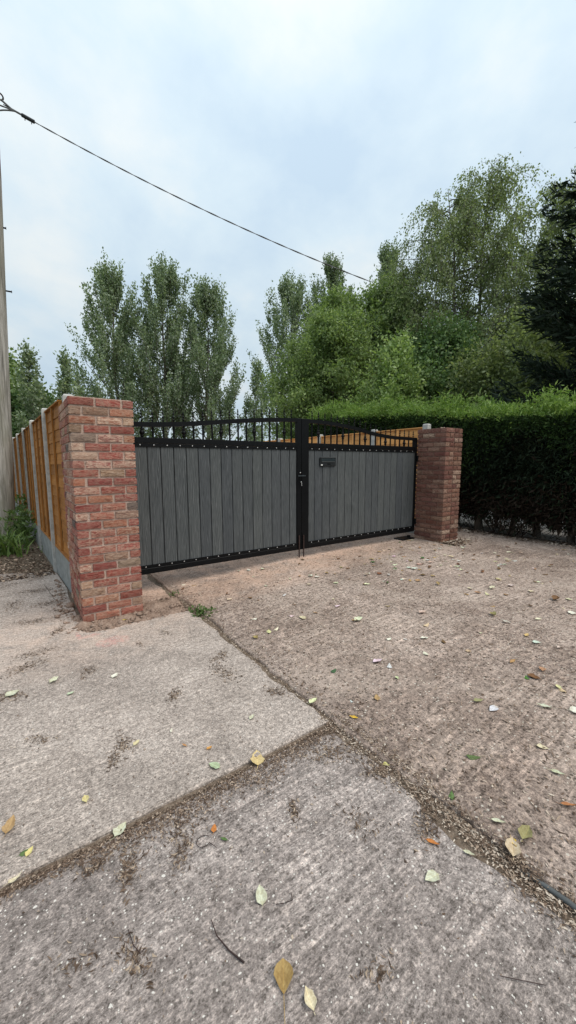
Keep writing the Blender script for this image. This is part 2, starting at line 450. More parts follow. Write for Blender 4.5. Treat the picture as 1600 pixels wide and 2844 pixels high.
def timber(name, dark, lite, axis):
    g = NG(name)
    oi = g.n('ObjectInfo'); rnd = oi.outputs['Random']
    off = g.n('CombineXYZ')
    for k, s in enumerate((47.0, 83.0, 29.0)): g.l(g.math('MULTIPLY', rnd, s), off.inputs[k])
    va = g.n('VectorMath', operation='ADD'); g.l(g.objc(), va.inputs[0]); g.l(off.outputs[0], va.inputs[1])
    sc = [55, 55, 55]; sc[axis] = 2.2
    a = g.noise(g.mapping(va.outputs[0], scale=sc), 1.0, 5, 0.6, 0.7)
    b = g.noise(va.outputs[0], 5, 4, 0.6)
    f = g.math('ADD', g.math('MULTIPLY', a, 0.6), g.math('MULTIPLY', b, 0.4))
    c = g.ramp(f, [(0.32, dark), (0.68, lite)])
    d, vc = g.voro(g.mapping(va.outputs[0], scale=(6, 3.5, 9)), 1.0)
    kn = g.ramp(d, [(0.05, 0.8), (0.11, 0.0)])
    c = g.mix(kn, c, tuple(x * 0.35 for x in dark))
    c = g.mix(1.0, c, g.ramp(rnd, [(0, (0.78, 0.76, 0.74)), (1, (1.18, 1.18, 1.16))]), 'MULTIPLY')
    return g.done(c, 0.78, g.bump(a, 0.4, 0.006), spec=0.2)
MATS['fence'] = timber('orange_fence_timber', (0.20, 0.072, 0.014), (0.40, 0.175, 0.042), 1)
MATS['fence_v'] = timber('orange_batten_timber', (0.22, 0.085, 0.018), (0.42, 0.19, 0.05), 2)

MATS['fence_new'] = timber('lit_fence_timber', (0.52, 0.24, 0.07), (0.80, 0.45, 0.18), 1)  # right fence: timber colour raised to paint in skylight on its face
MATS['fence_lit_v'] = timber('lit_batten_timber', (0.52, 0.24, 0.07), (0.78, 0.43, 0.17), 2)  # battens carry the same painted-in skylight

def pole_mat():
    g = NG('weathered_pole_wood')
    P = g.objc()
    a = g.noise(g.mapping(P, scale=(26, 26, 1.3)), 1.0, 6, 0.7, 0.5)
    b = g.noise(g.mapping(P, scale=(5, 5, 1.2)), 1.0, 4, 0.6)
    c = g.ramp(a, [(0.36, (0.13, 0.12, 0.105)), (0.5, (0.29, 0.275, 0.25)), (0.64, (0.44, 0.42, 0.39))])
    c = g.mix(g.ramp(b, [(0.45, 0.0), (0.7, 0.5)]), c, (0.17, 0.165, 0.10))
    ck = g.noise(g.mapping(P, scale=(30, 30, 0.6)), 1.0, 3, 0.5, 0.3)
    c = g.mix(g.ramp(ck, [(0.30, 0.85), (0.36, 0.0)]), c, (0.03, 0.026, 0.022))
    return g.done(c, 0.9, g.bump(a, 0.7, 0.01), spec=0.15)
MATS['pole'] = pole_mat()

def bark(name, dark, lite):
    g = NG(name)
    a = g.noise(g.mapping(g.objc(), scale=(9, 9, 2.5)), 1.0, 5, 0.65, 0.4)
    return g.done(g.ramp(a, [(0.35, dark), (0.65, lite)]), 0.9, g.bump(a, 0.6, 0.03), spec=0.1)
MATS['bark'] = bark('grey_brown_bark', (0.05, 0.043, 0.036), (0.16, 0.14, 0.115))
MATS['birchbark'] = bark('birch_bark', (0.05, 0.042, 0.036), (0.24, 0.22, 0.19))

MATS['lf_poplar'] = leaf_mat('poplar_leaves', [(0.110, 0.160, 0.088), (0.171, 0.231, 0.132), (0.253, 0.319, 0.209), (0.462, 0.517, 0.429)], 0.45)
MATS['lf_poplar2'] = leaf_mat('poplar_leaves_b', [(0.094, 0.138, 0.068), (0.143, 0.198, 0.108), (0.198, 0.259, 0.154), (0.330, 0.385, 0.286)], 0.45)
MATS['lf_birch'] = leaf_mat('birch_leaves', [(0.118, 0.157, 0.069), (0.179, 0.230, 0.101), (0.246, 0.302, 0.146), (0.347, 0.403, 0.224)], 0.45)
MATS['lf_green'] = leaf_mat('broad_green_leaves', [(0.107, 0.163, 0.063), (0.163, 0.238, 0.088), (0.238, 0.326, 0.125), (0.339, 0.426, 0.201)], 0.42)
MATS['lf_bright'] = leaf_mat('bright_green_leaves', [(0.132, 0.204, 0.072), (0.204, 0.300, 0.102), (0.300, 0.408, 0.156), (0.456, 0.552, 0.300)], 0.42)
MATS['lf_dark'] = leaf_mat('dark_shrub_leaves', [(0.071, 0.128, 0.052), (0.118, 0.200, 0.074), (0.176, 0.258, 0.104)], 0.25)
MATS['lf_conifer'] = leaf_mat('dark_conifer_sprays', [(0.013, 0.022, 0.015), (0.020, 0.033, 0.021), (0.034, 0.052, 0.032)], 0.08, 0.6, 0.15)
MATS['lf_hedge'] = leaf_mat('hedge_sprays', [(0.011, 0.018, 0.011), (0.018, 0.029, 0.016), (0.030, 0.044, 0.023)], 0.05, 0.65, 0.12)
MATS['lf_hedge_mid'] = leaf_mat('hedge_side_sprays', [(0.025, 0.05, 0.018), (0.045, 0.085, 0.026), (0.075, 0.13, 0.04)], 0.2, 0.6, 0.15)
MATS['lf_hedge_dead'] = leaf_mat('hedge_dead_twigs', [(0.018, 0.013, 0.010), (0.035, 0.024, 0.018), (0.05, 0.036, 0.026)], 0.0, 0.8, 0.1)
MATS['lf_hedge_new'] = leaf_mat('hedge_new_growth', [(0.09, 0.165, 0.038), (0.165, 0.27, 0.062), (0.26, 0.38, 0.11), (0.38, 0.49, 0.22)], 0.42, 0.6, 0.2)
MATS['lf_weed'] = leaf_mat('weed_leaves', [(0.058, 0.104, 0.033), (0.104, 0.169, 0.052), (0.169, 0.247, 0.091)], 0.3)
MATS['lf_grass'] = leaf_mat('grass_blades', [(0.078, 0.130, 0.033), (0.143, 0.221, 0.058), (0.234, 0.312, 0.104)], 0.3)
MATS['litter'] = leaf_mat('dry_litter', [(0.065, 0.043, 0.031), (0.13, 0.088, 0.064), (0.22, 0.16, 0.12), (0.38, 0.30, 0.235), (0.56, 0.48, 0.40)], 0.0, 0.85, 0.1)
MATS['litter_dark'] = leaf_mat('dark_litter', [(0.05, 0.033, 0.024), (0.10, 0.068, 0.050), (0.18, 0.125, 0.092), (0.45, 0.35, 0.27)], 0.0, 0.85, 0.1)

MATS['litter_brown'] = leaf_mat('brown_husks', [(0.05, 0.034, 0.025), (0.095, 0.065, 0.048), (0.17, 0.118, 0.085), (0.42, 0.33, 0.25)], 0.0, 0.85, 0.1)

def fallen_mat():
    g = NG('fallen_leaf')
    oi = g.n('ObjectInfo')
    P = g.objc()
    offv = g.n('CombineXYZ'); g.l(g.math('MULTIPLY', oi.outputs['Random'], 40.0), offv.inputs[0]); pv = g.n('VectorMath', operation='ADD'); g.l(P, pv.inputs[0]); g.l(offv.outputs[0], pv.inputs[1])
    a = g.noise(pv.outputs[0], 9, 5, 0.7, 0.3); b = g.noise(pv.outputs[0], 3.2, 4, 0.65)
    c = g.mix(g.ramp(a, [(0.4, 0.0), (0.7, 0.55)]), oi.outputs['Color'], g.mix(1.0, oi.outputs['Color'], (0.55, 0.45, 0.32), 'MULTIPLY'))
    c = g.mix(g.math('MULTIPLY', g.ramp(b, [(0.44, 0.0), (0.60, 0.9)]), oi.outputs['Alpha']), c, g.mix(1.0, c, (0.42, 0.30, 0.16), 'MULTIPLY'))
    xyz = g.n('SeparateXYZ'); g.l(P, xyz.inputs[0])
    rib = g.math('LESS_THAN', g.math('ABSOLUTE', xyz.outputs[1]), 0.016)
    vn = g.math('LESS_THAN', g.math('ABSOLUTE', g.math('SUBTRACT', g.math('FRACT', g.math('MULTIPLY', g.math('SUBTRACT', xyz.outputs[0], g.math('ABSOLUTE', xyz.outputs[1])), 6.0)), 0.5)), 0.07)
    c = g.mix(g.math('MULTIPLY', g.math('MAXIMUM', rib, g.math('MULTIPLY', vn, 0.5)), 0.5), c, g.mix(1.0, c, (1.5, 1.45, 1.2), 'MULTIPLY'))
    return g.done(c, 0.7, g.bump(a, 0.3, 0.002), spec=0.2)
MATS['fallen'] = fallen_mat()

# ------------------------------------------------------------------ ground
def zr(x):            # right-hand slab: rises towards the gate's middle
    return float(np.interp(x, [0.9, 1.2, 1.8, 2.4, 2.9, 3.6, 60], [0.0, 0.012, 0.045, 0.075, 0.09, 0.09, 0.09]))
XJ, YJ = 0.915, -2.225   # the two joints
Z_NEAR = -0.012

def wob(n, amp, seed, k=4):
    r = np.random.default_rng(seed)
    x = np.linspace(0, 1, n); o = np.zeros(n)
    for i in range(k):
        fr = 2 ** i * 3.0
        o += amp / (1.6 ** i) * np.sin(x * fr * 2 * PI + r.uniform(0, 6.3)) * r.uniform(.5, 1)
    return o + r.normal(0, amp * 0.25, n)

def slab(name, poly, ztop, mat, label=None, depth=0.12, bev=0.008):
    """poly: closed list of (x,y); ztop(x,y)"""
    bm = bmesh.new()
    n = len(poly)
    P = np.array(poly); nxt = np.roll(P, -1, 0); prv = np.roll(P, 1, 0)
    tg = nxt - prv; tg /= np.linalg.norm(tg, axis=1)[:, None] + 1e-9
    inn = np.stack([-tg[:, 1], tg[:, 0]], 1)     # inward for CCW
    top = [bm.verts.new((p[0] + i[0] * bev, p[1] + i[1] * bev, ztop(p[0], p[1]))) for p, i in zip(P, inn)]
    rim = [bm.verts.new((p[0], p[1], ztop(p[0], p[1]) - bev)) for p in P]
    low = [bm.verts.new((p[0], p[1], ztop(p[0], p[1]) - depth)) for p in P]
    from mathutils.geometry import delaunay_2d_cdt
    vo, eo, fo, ov, oe, of = delaunay_2d_cdt([Vector((v.co.x, v.co.y)) for v in top], [], [list(range(n))], 1, 1e-5)
    mp = [top[o[0]] if len(o) else bm.verts.new((v.x, v.y, ztop(v.x, v.y))) for v, o in zip(vo, ov)]
    for fc in fo:
        q = [mp[k] for k in fc]
        if len(set(q)) == 3:
            try: bm.faces.new(q)
            except ValueError: pass
    for i in range(n):
        j = (i + 1) % n
        bm.faces.new((rim[i], rim[j], top[j], top[i])); bm.faces.new((low[i], low[j], rim[j], rim[i]))
    me = bpy.data.meshes.new(name); bm.to_mesh(me); bm.free()
    return tag(link(name, me, mat), kind='structure')

# base terrain to the horizon
g = 1500
o = link('ground', np_mesh('ground', [(-g, -g, -0.07), (g, -g, -0.07), (g, g, -0.07), (-g, g, -0.07)], [(0, 1, 2, 3)]), MATS['field'])
tag(o, kind='structure')
# dirt bed that shows in the joints and cut-out
o = link('soil_bed', np_mesh('soil_bed', [(-4, -6, -0.019), (0.99, -6, -0.019), (0.99, 3.2, -0.019), (-4, 3.2, -0.019)], [(0, 1, 2, 3)]), MATS['joint'])
tag(o, kind='structure')

# near slab (under the camera)
n = 70
ys = np.linspace(-6, YJ - 0.03, n); xs = np.linspace(XJ - 0.035, -4, n)
ed_x = XJ - 0.022 + wob(n, 0.010, 1)
ed_x += -0.05 * np.exp(-((ys + 2.95) / 0.18) ** 2) - 0.03 * np.exp(-((ys + 2.35) / 0.12) ** 2)
ed_y = YJ - 0.03 + wob(n, 0.004, 2)
poly = [(-4, -6)] + [(x, y) for x, y in zip(ed_x, ys)][:-1] + [(XJ - 0.08, YJ - 0.07)] + [(x, y) for x, y in zip(xs, ed_y) if x < XJ - 0.13]
slab('concrete_slab', poly, lambda x, y: Z_NEAR, MATS['near'])

# left slab with a cut-out round the pier
yl = np.linspace(YJ + 0.0, -0.26, 46); yl2 = np.linspace(0.24, 2.35, 30)
e1 = XJ - 0.03 + wob(46, 0.014, 4); e1[0] = XJ - 0.015
e2 = XJ - 0.06 + wob(30, 0.014, 5)
xl = np.linspace(XJ - 0.02, -4, 60); ey = YJ + wob(60, 0.0025, 6)
cut = [(0.86, -0.245), (0.7, -0.232), (0.5, -0.245), (0.33, -0.232), (0.15, -0.25), (0.02, -0.235), (-0.035, -0.16), (-0.022, 0.0), (-0.018, 0.3), (-0.018, 0.9)]
poly = [(x, y) for x, y in zip(e1, yl)] + cut + [(0.0, 1.2), (-0.04, 2.0)] + [(x, 2.25 + 0.1 * math.sin(x * 7)) for x in np.linspace(-0.2, -4, 30)] + [(x, y) for x, y in zip(xl[::-1], ey[::-1])][:-1]
slab('concrete_slab', poly, lambda x, y: 0.0, MATS['left'])
# strip between the pier and the gate's left leaf
poly = [(0.52, 0.30), (0.60, 0.22), (0.75, 0.26)] + [(x, y) for x, y in zip(e2, yl2)] + [(0.52, 2.4)]
slab('concrete_slab', poly, lambda x, y: 0.004, MATS['right'])

# right slab: driveway through the gate
V = []; F = []
cols_x = [0, 0.25, 0.5, 0.9, 1.5, 2.0, 2.7, 4.0, 5.72]
yr_ = np.concatenate([np.linspace(-6, 2.6, 140), np.linspace(3.2, 26, 12)])
er = XJ + 0.016 + np.concatenate([wob(140, 0.016, 8), np.zeros(12)])
for y, ex in zip(yr_, er):
    V.append((ex, y, zr(ex) - 0.10)); V.append((ex, y, zr(ex) - 0.010))
    for c in cols_x:
        x = ex + 0.01 + c; V.append((x, y, zr(x)))
k = len(cols_x) + 2
for i in range(len(yr_) - 1):
    for j in range(k - 1):
        a = i * k + j; F.append((a, a + 1, a + 1 + k, a + k))
me = np_mesh('driveway', V, F); bm = bmesh.new(); bm.from_mesh(me); bmesh.ops.recalc_face_normals(bm, faces=bm.faces)
up = sum(f.normal.z for f in bm.faces)
if up < 0: bmesh.ops.reverse_faces(bm, faces=bm.faces)
bm.to_mesh(me); bm.free()
tag(link('driveway', me, MATS['right']), kind='structure')
# verge earth by the left fence and the strip under the hedge
o = link('verge', np_mesh('verge', [(-4, 2.2, -0.012), (0.05, 2.2, -0.012), (0.05, 30, -0.012), (-4, 30, -0.012)], [(0, 1, 2, 3)]), MATS['earth'])
tag(o, kind='structure')
o = link('hedge_bed', np_mesh('hedge_bed', [(6.6, -6, 0.075), (6.98, -6, 0.075), (6.98, 26, 0.075), (6.6, 26, 0.075)], [(0, 1, 2, 3)]), MATS['earth'])
tag(o, kind='structure')
o = link('path', np_mesh('path', [(6.98, -8, 0.078), (10.2, -8, 0.078), (10.2, 26, 0.078), (6.98, 26, 0.078)], [(0, 1, 2, 3)]), MATS['pale'])
tag(o, kind='structure')

# ------------------------------------------------------------------ brick piers
def brick_mesh(L, Wd, Hh, seed):
    r = np.random.default_rng(seed)
    nx, ny, nz = (5, 2, 2) if L > 0.15 else (3, 2, 2)
    bm = bmesh.new()
    gx = np.linspace(-L / 2, L / 2, nx + 1); gy = np.linspace(-Wd / 2, Wd / 2, ny + 1); gz = np.linspace(0, Hh, nz + 1)
    idx = {}
    def vert(i, j, k):
        if (i, j, k) not in idx:
            p = np.array([gx[i], gy[j], gz[k]])
            ext = (i in (0, nx)) + (j in (0, ny)) + (k in (0, nz))
            p += r.normal(0, 0.0011, 3)
            if ext >= 2:      # soft, chipped arrises
                c = np.array([0, 0, Hh / 2]); s = np.sign(p - c)
                q = 0.0022 + abs(r.normal(0, 0.0010))
                if i in (0, nx): p[0] -= s[0] * q
                if j in (0, ny): p[1] -= s[1] * q
                if k in (0, nz): p[2] -= s[2] * q * 0.8
            idx[i, j, k] = bm.verts.new(p)
        return idx[i, j, k]
    def quad(*a):
        bm.faces.new([vert(*t) for t in a])
    for i in range(nx):
        for j in range(ny):
            quad((i, j, 0), (i, j + 1, 0), (i + 1, j + 1, 0), (i + 1, j, 0)); quad((i, j, nz), (i + 1, j, nz), (i + 1, j + 1, nz), (i, j + 1, nz))
        for k in range(nz):
            quad((i, 0, k), (i + 1, 0, k), (i + 1, 0, k + 1), (i, 0, k + 1)); quad((i, ny, k), (i, ny, k + 1), (i + 1, ny, k + 1), (i + 1, ny, k))
    for j in range(ny):
        for k in range(nz):
            quad((0, j, k), (0, j, k + 1), (0, j + 1, k + 1), (0, j + 1, k)); quad((nx, j, k), (nx, j + 1, k), (nx, j + 1, k + 1), (nx, j, k + 1))
    me = bpy.data.meshes.new('brick'); bm.to_mesh(me); bm.free()
    me.materials.append(MATS['brick'])
    return me

PAL = [  # (linear colour, lime amount, weight)
    ((0.265, 0.074, 0.056), 0.45, 36), ((0.235, 0.056, 0.046), 0.35, 26), ((0.285, 0.104, 0.064), 0.5, 18),
    ((0.285, 0.110, 0.082), 1.0, 18), ((0.33, 0.200, 0.135), 1.0, 4), ((0.225, 0.130, 0.086), 0.5, 8), ((0.18, 0.135, 0.10), 0.5, 3), ((0.10, 0.072, 0.066), 0.3, 2)]
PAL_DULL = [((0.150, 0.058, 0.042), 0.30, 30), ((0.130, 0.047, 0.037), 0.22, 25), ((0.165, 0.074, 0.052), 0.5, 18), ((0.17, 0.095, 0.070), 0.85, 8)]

def brick_pier(name, label, loc, Wu, Du, ux, uy, courses, seed, dull=1.0, ch=0.075, lowfirst=True):
    r = np.random.default_rng(seed)
    root = empty(name, loc)
    tag(root, label, 'gate pier', 'brick gate piers')
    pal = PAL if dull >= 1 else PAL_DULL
    PW = np.array([p[2] for p in pal], float); PW /= PW.sum()
    j = 0.012
    cache = {}
    def get(L, Wd, v):
        key = (round(L, 3), round(Wd, 3), v)
        if key not in cache: cache[key] = brick_mesh(L, Wd, ch - j, seed * 100 + len(cache))
        return cache[key]
    Wt, Dt = Wu * ux - j, Du * uy - j
    m = MB(); ins = 0.013
    m.box(ins, Wt - ins, ins, Dt - ins, -0.06, courses * ch - 0.006)
    m.build('mortar', MATS['mortar' if dull >= 1 else 'mortar_dull'], root)
    for c in range(courses):
        odd = (courses - 1 - c) % 2 == 0
        runs = [('x', 0.0, Wu - .5, 0.0), ('y', 0.0, Du - .5, Wu - .5), ('x', .5, Wu, Du - .5), ('y', .5, Du, 0.0)]
        for ax, a0, a1, off in runs:
            segs = []; a = a0
            while a < a1 - 1e-6:
                L = 1.0 if a1 - a >= 1 - 1e-6 else a1 - a
                segs.append((a, L)); a += L
            for (a, L) in segs:
                if ax == 'x':
                    Lm, Wm = L * ux - j, .5 * uy - j; cx, cy, rot = (a + L / 2) * ux - j / 2, (off + .25) * uy - j / 2, 0.0
                else:
                    Lm, Wm = L * uy - j, .5 * ux - j; cx, cy, rot = (off + .25) * ux - j / 2, (a + L / 2) * uy - j / 2, PI / 2
                if not odd: cx = Wt - cx
                o = bpy.data.objects.new('brick', get(Lm, Wm, int(r.integers(4)) if L > .9 else int(r.integers(2))))
                COL.objects.link(o); o.parent = root
                o.location = (cx + r.normal(0, .0013), cy + r.normal(0, .0013), c * ch + r.normal(0, .0008))
                o.rotation_euler = (r.normal(0, .004), r.normal(0, .004), rot + PI * int(r.integers(2)) + r.normal(0, .004))
                pc = pal[int(r.choice(len(pal), p=PW))]
                k = r.uniform(.85, 1.15)
                o.color = (pc[0][0] * k, pc[0][1] * k * r.uniform(.92, 1.08), pc[0][2] * k * r.uniform(.92, 1.08), min(1, pc[1] * r.uniform(.6, 1.3)))
    # snots of mortar left on the open top
    m = MB()
    for i in range(26):
        x, y = r.uniform(.03, Wt - .03), r.uniform(.02, Dt - .02); s = r.uniform(.006, .02)
        m.lathe([(0.001, 0), (s, 0.0), (s * .8, s * .4), (s * .3, s * .75), (0.0005, s * .8)], (x, y, courses * ch - .009), 6)
    m.build('mortar_crumbs', MATS['mortar'], root)
    return root

brick_pier('brick_gate_pier', 'tall red brick gate pier nearest the camera, left of the grey gate', (0, 0, 0), 2.5, 4.0, 0.21, 0.21, 26, 11)
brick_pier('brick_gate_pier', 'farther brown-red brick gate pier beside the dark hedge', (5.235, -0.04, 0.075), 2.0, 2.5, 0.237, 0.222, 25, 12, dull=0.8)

# ------------------------------------------------------------------ gate
def lerp(a, b, t): return a + (b - a) * t
def sstep(a, b, x):
    t = min(1, max(0, (x - a) / (b - a))); return t * t * (3 - 2 * t)
GY = 0.49; ZB, ZR = 0.209, 1.660
XM = 2.775
_cx = np.array([0.4, 0.641, 0.971, 1.247, 1.546, 1.868, 2.3, 2.6, 2.95, 3.206, 3.573, 3.863, 4.229, 4.559, 4.9, 5.5])
_cz = np.array([1.808, 1.812, 1.826, 1.850, 1.883, 1.920, 1.958, 1.975, 1.977, 1.972, 1.946, 1.907, 1.848, 1.821, 1.813, 1.811])
def ztop(x):     # upper edge of the swan-neck top rail
    return float(np.mean(np.interp(np.linspace(x - .17, x + .17, 21), _cx, _cz)))

fin_m = MB()
fin_m.lathe([(0.005, -0.01), (0.005, 0.010), (0.010, 0.013), (0.012, 0.020), (0.009, 0.026), (0.0045, 0.030), (0.0045, 0.040), (0.013, 0.048), (0.014, 0.054), (0.006, 0.061), (0.0045, 0.068), (0.0085, 0.078), (0.009, 0.085), (0.0045, 0.104), (0.0006, 0.118)], n=8)
fin_me = fin_m.mesh('finial'); fin_me.materials.append(MATS['black'])
col_m = MB()
col_m.lathe([(0.011, -0.048), (0.017, -0.043), (0.020, -0.033), (0.014, -0.024), (0.022, -0.013), (0.028, 0.0), (0.022, 0.013), (0.014, 0.024), (0.020, 0.033), (0.017, 0.043), (0.011, 0.048)], n=10)
col_me = col_m.mesh('collar'); col_me.materials.append(MATS['black'])
riv = MB(); riv.lathe([(0.007, 0.0), (0.007, 0.002), (0.0055, 0.0045), (0.0025, 0.006), (0.0002, 0.0062)], n=8)
riv_me = riv.mesh('rivet'); riv_me.materials.append(MATS['steel'])

def gate_leaf(label, x0, x1, side, edges, bars, collars):
    """side +1: meeting stile at x1 (left leaf), -1: meeting stile at x0"""
    root = empty('gate_leaf', ((x0 + x1) / 2, GY, ZB))
    tag(root, label, 'gate', 'pair of driveway gates')
    ox, oy, oz = (x0 + x1) / 2, GY, ZB
    def part(name, m, mat): return m.build(name, mat, root)
    ml, mr = edges[0], edges[-1]
    y0, y1 = 0.0, 0.05            # frame depth behind the front plane
    sa0, sa1 = (x0, ml) if side > 0 else (mr, x1)      # hinge stile
    sm0, sm1 = (mr, x1) if side > 0 else (x0, ml)      # meeting stile
    zt_m = ztop(XM) - oz
    m = MB(); m.box(sa0 - ox, sa1 - ox, y0, y1, 0, ztop((sa0 + sa1) / 2) - oz - 0.05, .003); part('stile', m, MATS['black'])
    m = MB(); m.box(sm0 - ox, sm1 - ox, y0, y1, 0, zt_m - 0.0, .003); part('stile', m, MATS['black'])
    m = MB(); m.box(ml - ox - (0 if side > 0 else -0.001), mr - ox, y0 + 0.001, y1 - .001, ZR - 0.06 - oz, ZR - oz, .003); part('middle_rail', m, MATS['black'])
    m = MB(); m.box(ml - ox, mr - ox, y0 + .001, y1 - .001, 0, 0.06, .003); part('bottom_rail', m, MATS['black'])
    # flat fixing strips that carry the rivets
    zs0, zs1 = 0.062, 0.096
    zu0, zu1 = ZR - oz - 0.096, ZR - oz - 0.062
    for a, b in ((zs0, zs1), (zu0, zu1)):
        m = MB(); m.box(ml - ox + .003, mr - ox - .003, 0.004, 0.010, a, b); part('fixing_strip', m, MATS['black'])
    # boards
    for i in range(len(edges) - 1):
        a, b = edges[i] + .0035, edges[i + 1] - .0035
        wd = b - a
        m = MB(); m.box(-wd / 2, wd / 2, 0.013 + RNG.uniform(0, .0015), 0.036, 0.0, ZR - oz - 0.13, .003)
        o = m.build('board', MATS['board'], root, ((a + b) / 2 - ox, 0, 0.066))
        for z in ((zs0 + zs1) / 2, (zu0 + zu1) / 2):
            rv = link('rivet', riv_me, None, root, ((a + b) / 2 - ox, 0.004, z), (PI / 2, 0, 0))
    # dark tongue behind the board joints
    m = MB(); m.box(ml - ox, mr - ox, 0.0375, 0.041, 0.062, ZR - oz - 0.064); part('backing_sheet', m, MATS['blackplastic'])
    # curved top rail
    X0, X1 = (x0, sm0) if side > 0 else (sm1, x1)
    nseg = 36; vs = []; fs = []
    for i in range(nseg + 1):
        x = lerp(X0, X1, i / nseg); z = ztop(x) - oz
        h = 0.050
        vs += [(x - ox, .003, z), (x - ox, .047, z), (x - ox, .047, z - h), (x - ox, .003, z - h)]
    for i in range(nseg):
        for k in range(4):
            fs.append((i * 4 + k, i * 4 + (k + 1) % 4, i * 4 + 4 + (k + 1) % 4, i * 4 + 4 + k))
    fs += [(0, 3, 2, 1), tuple(nseg * 4 + k for k in range(4))]
    m = MB(); m.add(vs, fs); part('top_rail', m, MATS['black'])
    for i, x in enumerate(bars):
        z0, z1 = ZR - oz, ztop(x) - oz - 0.050
        m = MB(); m.tube([(0, 0, 0), (0, 0, z1 - z0 + .004)], 0.0115, 8)
        bo = m.build('bar', MATS['black'], root, (x - ox, 0.025, z0 - .002))
        if i in collars:
            link('collar', col_me, None, bo, (0, 0, (z1 - z0) * 0.5))
        link('finial', fin_me, None, root, (x - ox, 0.025, ztop(x) - oz))
    # drop bolt
    bx = (2.721 if side > 0 else 2.797) - ox
    m = MB(); m.tube([(bx, -0.012, -0.105), (bx, -0.012, 0.20)], 0.009, 8); part('drop_bolt', m, MATS['rust'])
    # hinges
    hx = (x0 if side > 0 else x1) - ox
    for z in (0.18, ZR - oz - .2):
        m = MB(); m.tube([(hx, -.012, z - .05), (hx, -.012, z + .05)], .016, 10); part('hinge', m, MATS['black'])
    return root, (ox, oy, oz)

Ledges = [0.613, 0.755, 0.895, 1.036, 1.177, 1.317, 1.457, 1.597, 1.738, 1.879, 2.019, 2.160, 2.300, 2.440, 2.580, 2.694]
Redges = [2.894, 3.004, 3.147, 3.291, 3.434, 3.578, 3.721, 3.865, 4.008, 4.152, 4.296, 4.440, 4.585, 4.732, 4.880, 5.030, 5.185]
Lb = [0.604 + 0.1118 * i for i in range(19)]
Rb = [2.964 + 0.1145 * i for i in range(20)]
gl, gof = gate_leaf('left leaf of the black framed gate with grey boards and a lever handle', 0.530, 2.766, +1, Ledges, Lb, {1, 5, 9, 13, 17})
gr_, gofr = gate_leaf('right leaf of the black framed gate with grey boards and a letter plate', 2.772, 5.228, -1, Redges, Rb, {1, 5, 9, 13, 17})
# lever handle + lock on the left leaf
ox, oy, oz = gof
m = MB(); m.box(2.728 - ox, 2.752 - ox, -.006, -.0005, 1.05 - oz, 1.30 - oz, .002); hp = m.build('handle_plate', MATS['black'], gl)
m = MB(); m.tube([(2.742 - ox, -.006, 1.219 - oz), (2.742 - ox, -.045, 1.219 - oz)], .008, 8); m.box(2.675 - ox, 2.80 - ox, -.056, -.044, 1.212 - oz, 1.228 - oz, .003); m.build('lever', MATS['flap'], hp)
m = MB(); m.lathe([(0.009, 0), (0.009, .006), (0.0005, .008)], n=8); m.build('screw', MATS['steel'], hp, (2.742 - ox, -.006, 1.262 - oz), (PI / 2, 0, 0))
m = MB(); m.box(2.747 - ox, 2.758 - ox, -.020, -.004, 1.128 - oz, 1.146 - oz, .002); m.build('lock_cylinder', MATS['steel'], hp)
m = MB(); m.box(2.749 - ox, 2.758 - ox, -.026, -.022, 1.085 - oz, 1.128 - oz, .001); m.build('key', MATS['steel'], hp)
# letter plate on the right leaf
ox, oy, oz = gofr
m = MB(); m.box(3.087 - ox, 3.376 - ox, -.008, 0.0125, 1.349 - oz, 1.466 - oz, .003); lp = m.build('letter_plate', MATS['blackplastic'], gr_)
m = MB(); m.box(3.105 - ox, 3.358 - ox, -.016, -.009, 1.412 - oz, 1.452 - oz, .003); m.build('flap', MATS['flap'], lp)
m = MB(); m.box(3.087 - ox, 3.376 - ox, -.020, -.0085, 1.4665 - oz, 1.473 - oz, .002); m.build('rain_hood', MATS['hose'], lp)
m = MB(); m.box(3.110 - ox, 3.352 - ox, -.018, -.009, 1.404 - oz, 1.4105 - oz, .001); m.build('flap_lip', MATS['hose'], lp)
m = MB(); m.box(3.100 - ox, 3.130 - ox, -.0105, -.0085, 1.357 - oz, 1.370 - oz); m.build('sticker', MATS['white'], lp)
m = MB(); m.box(3.215 - ox, 3.275 - ox, -.0105, -.0085, 1.366 - oz, 1.384 - oz, .0008); m.build('name_badge', MATS['black'], lp)
# underground operator cover by the right pier
m = MB(); m.box(-.15, .17, -.08, .12, 0, .025, .01); m.tube([(0.10, 0, .02), (0.10, 0, .06)], .03, 10)
tag(m.build('gate_motor', MATS['black'], None, (5.02, .52, .088)), 'low black gate motor box under the right gate leaf', 'gate motor')

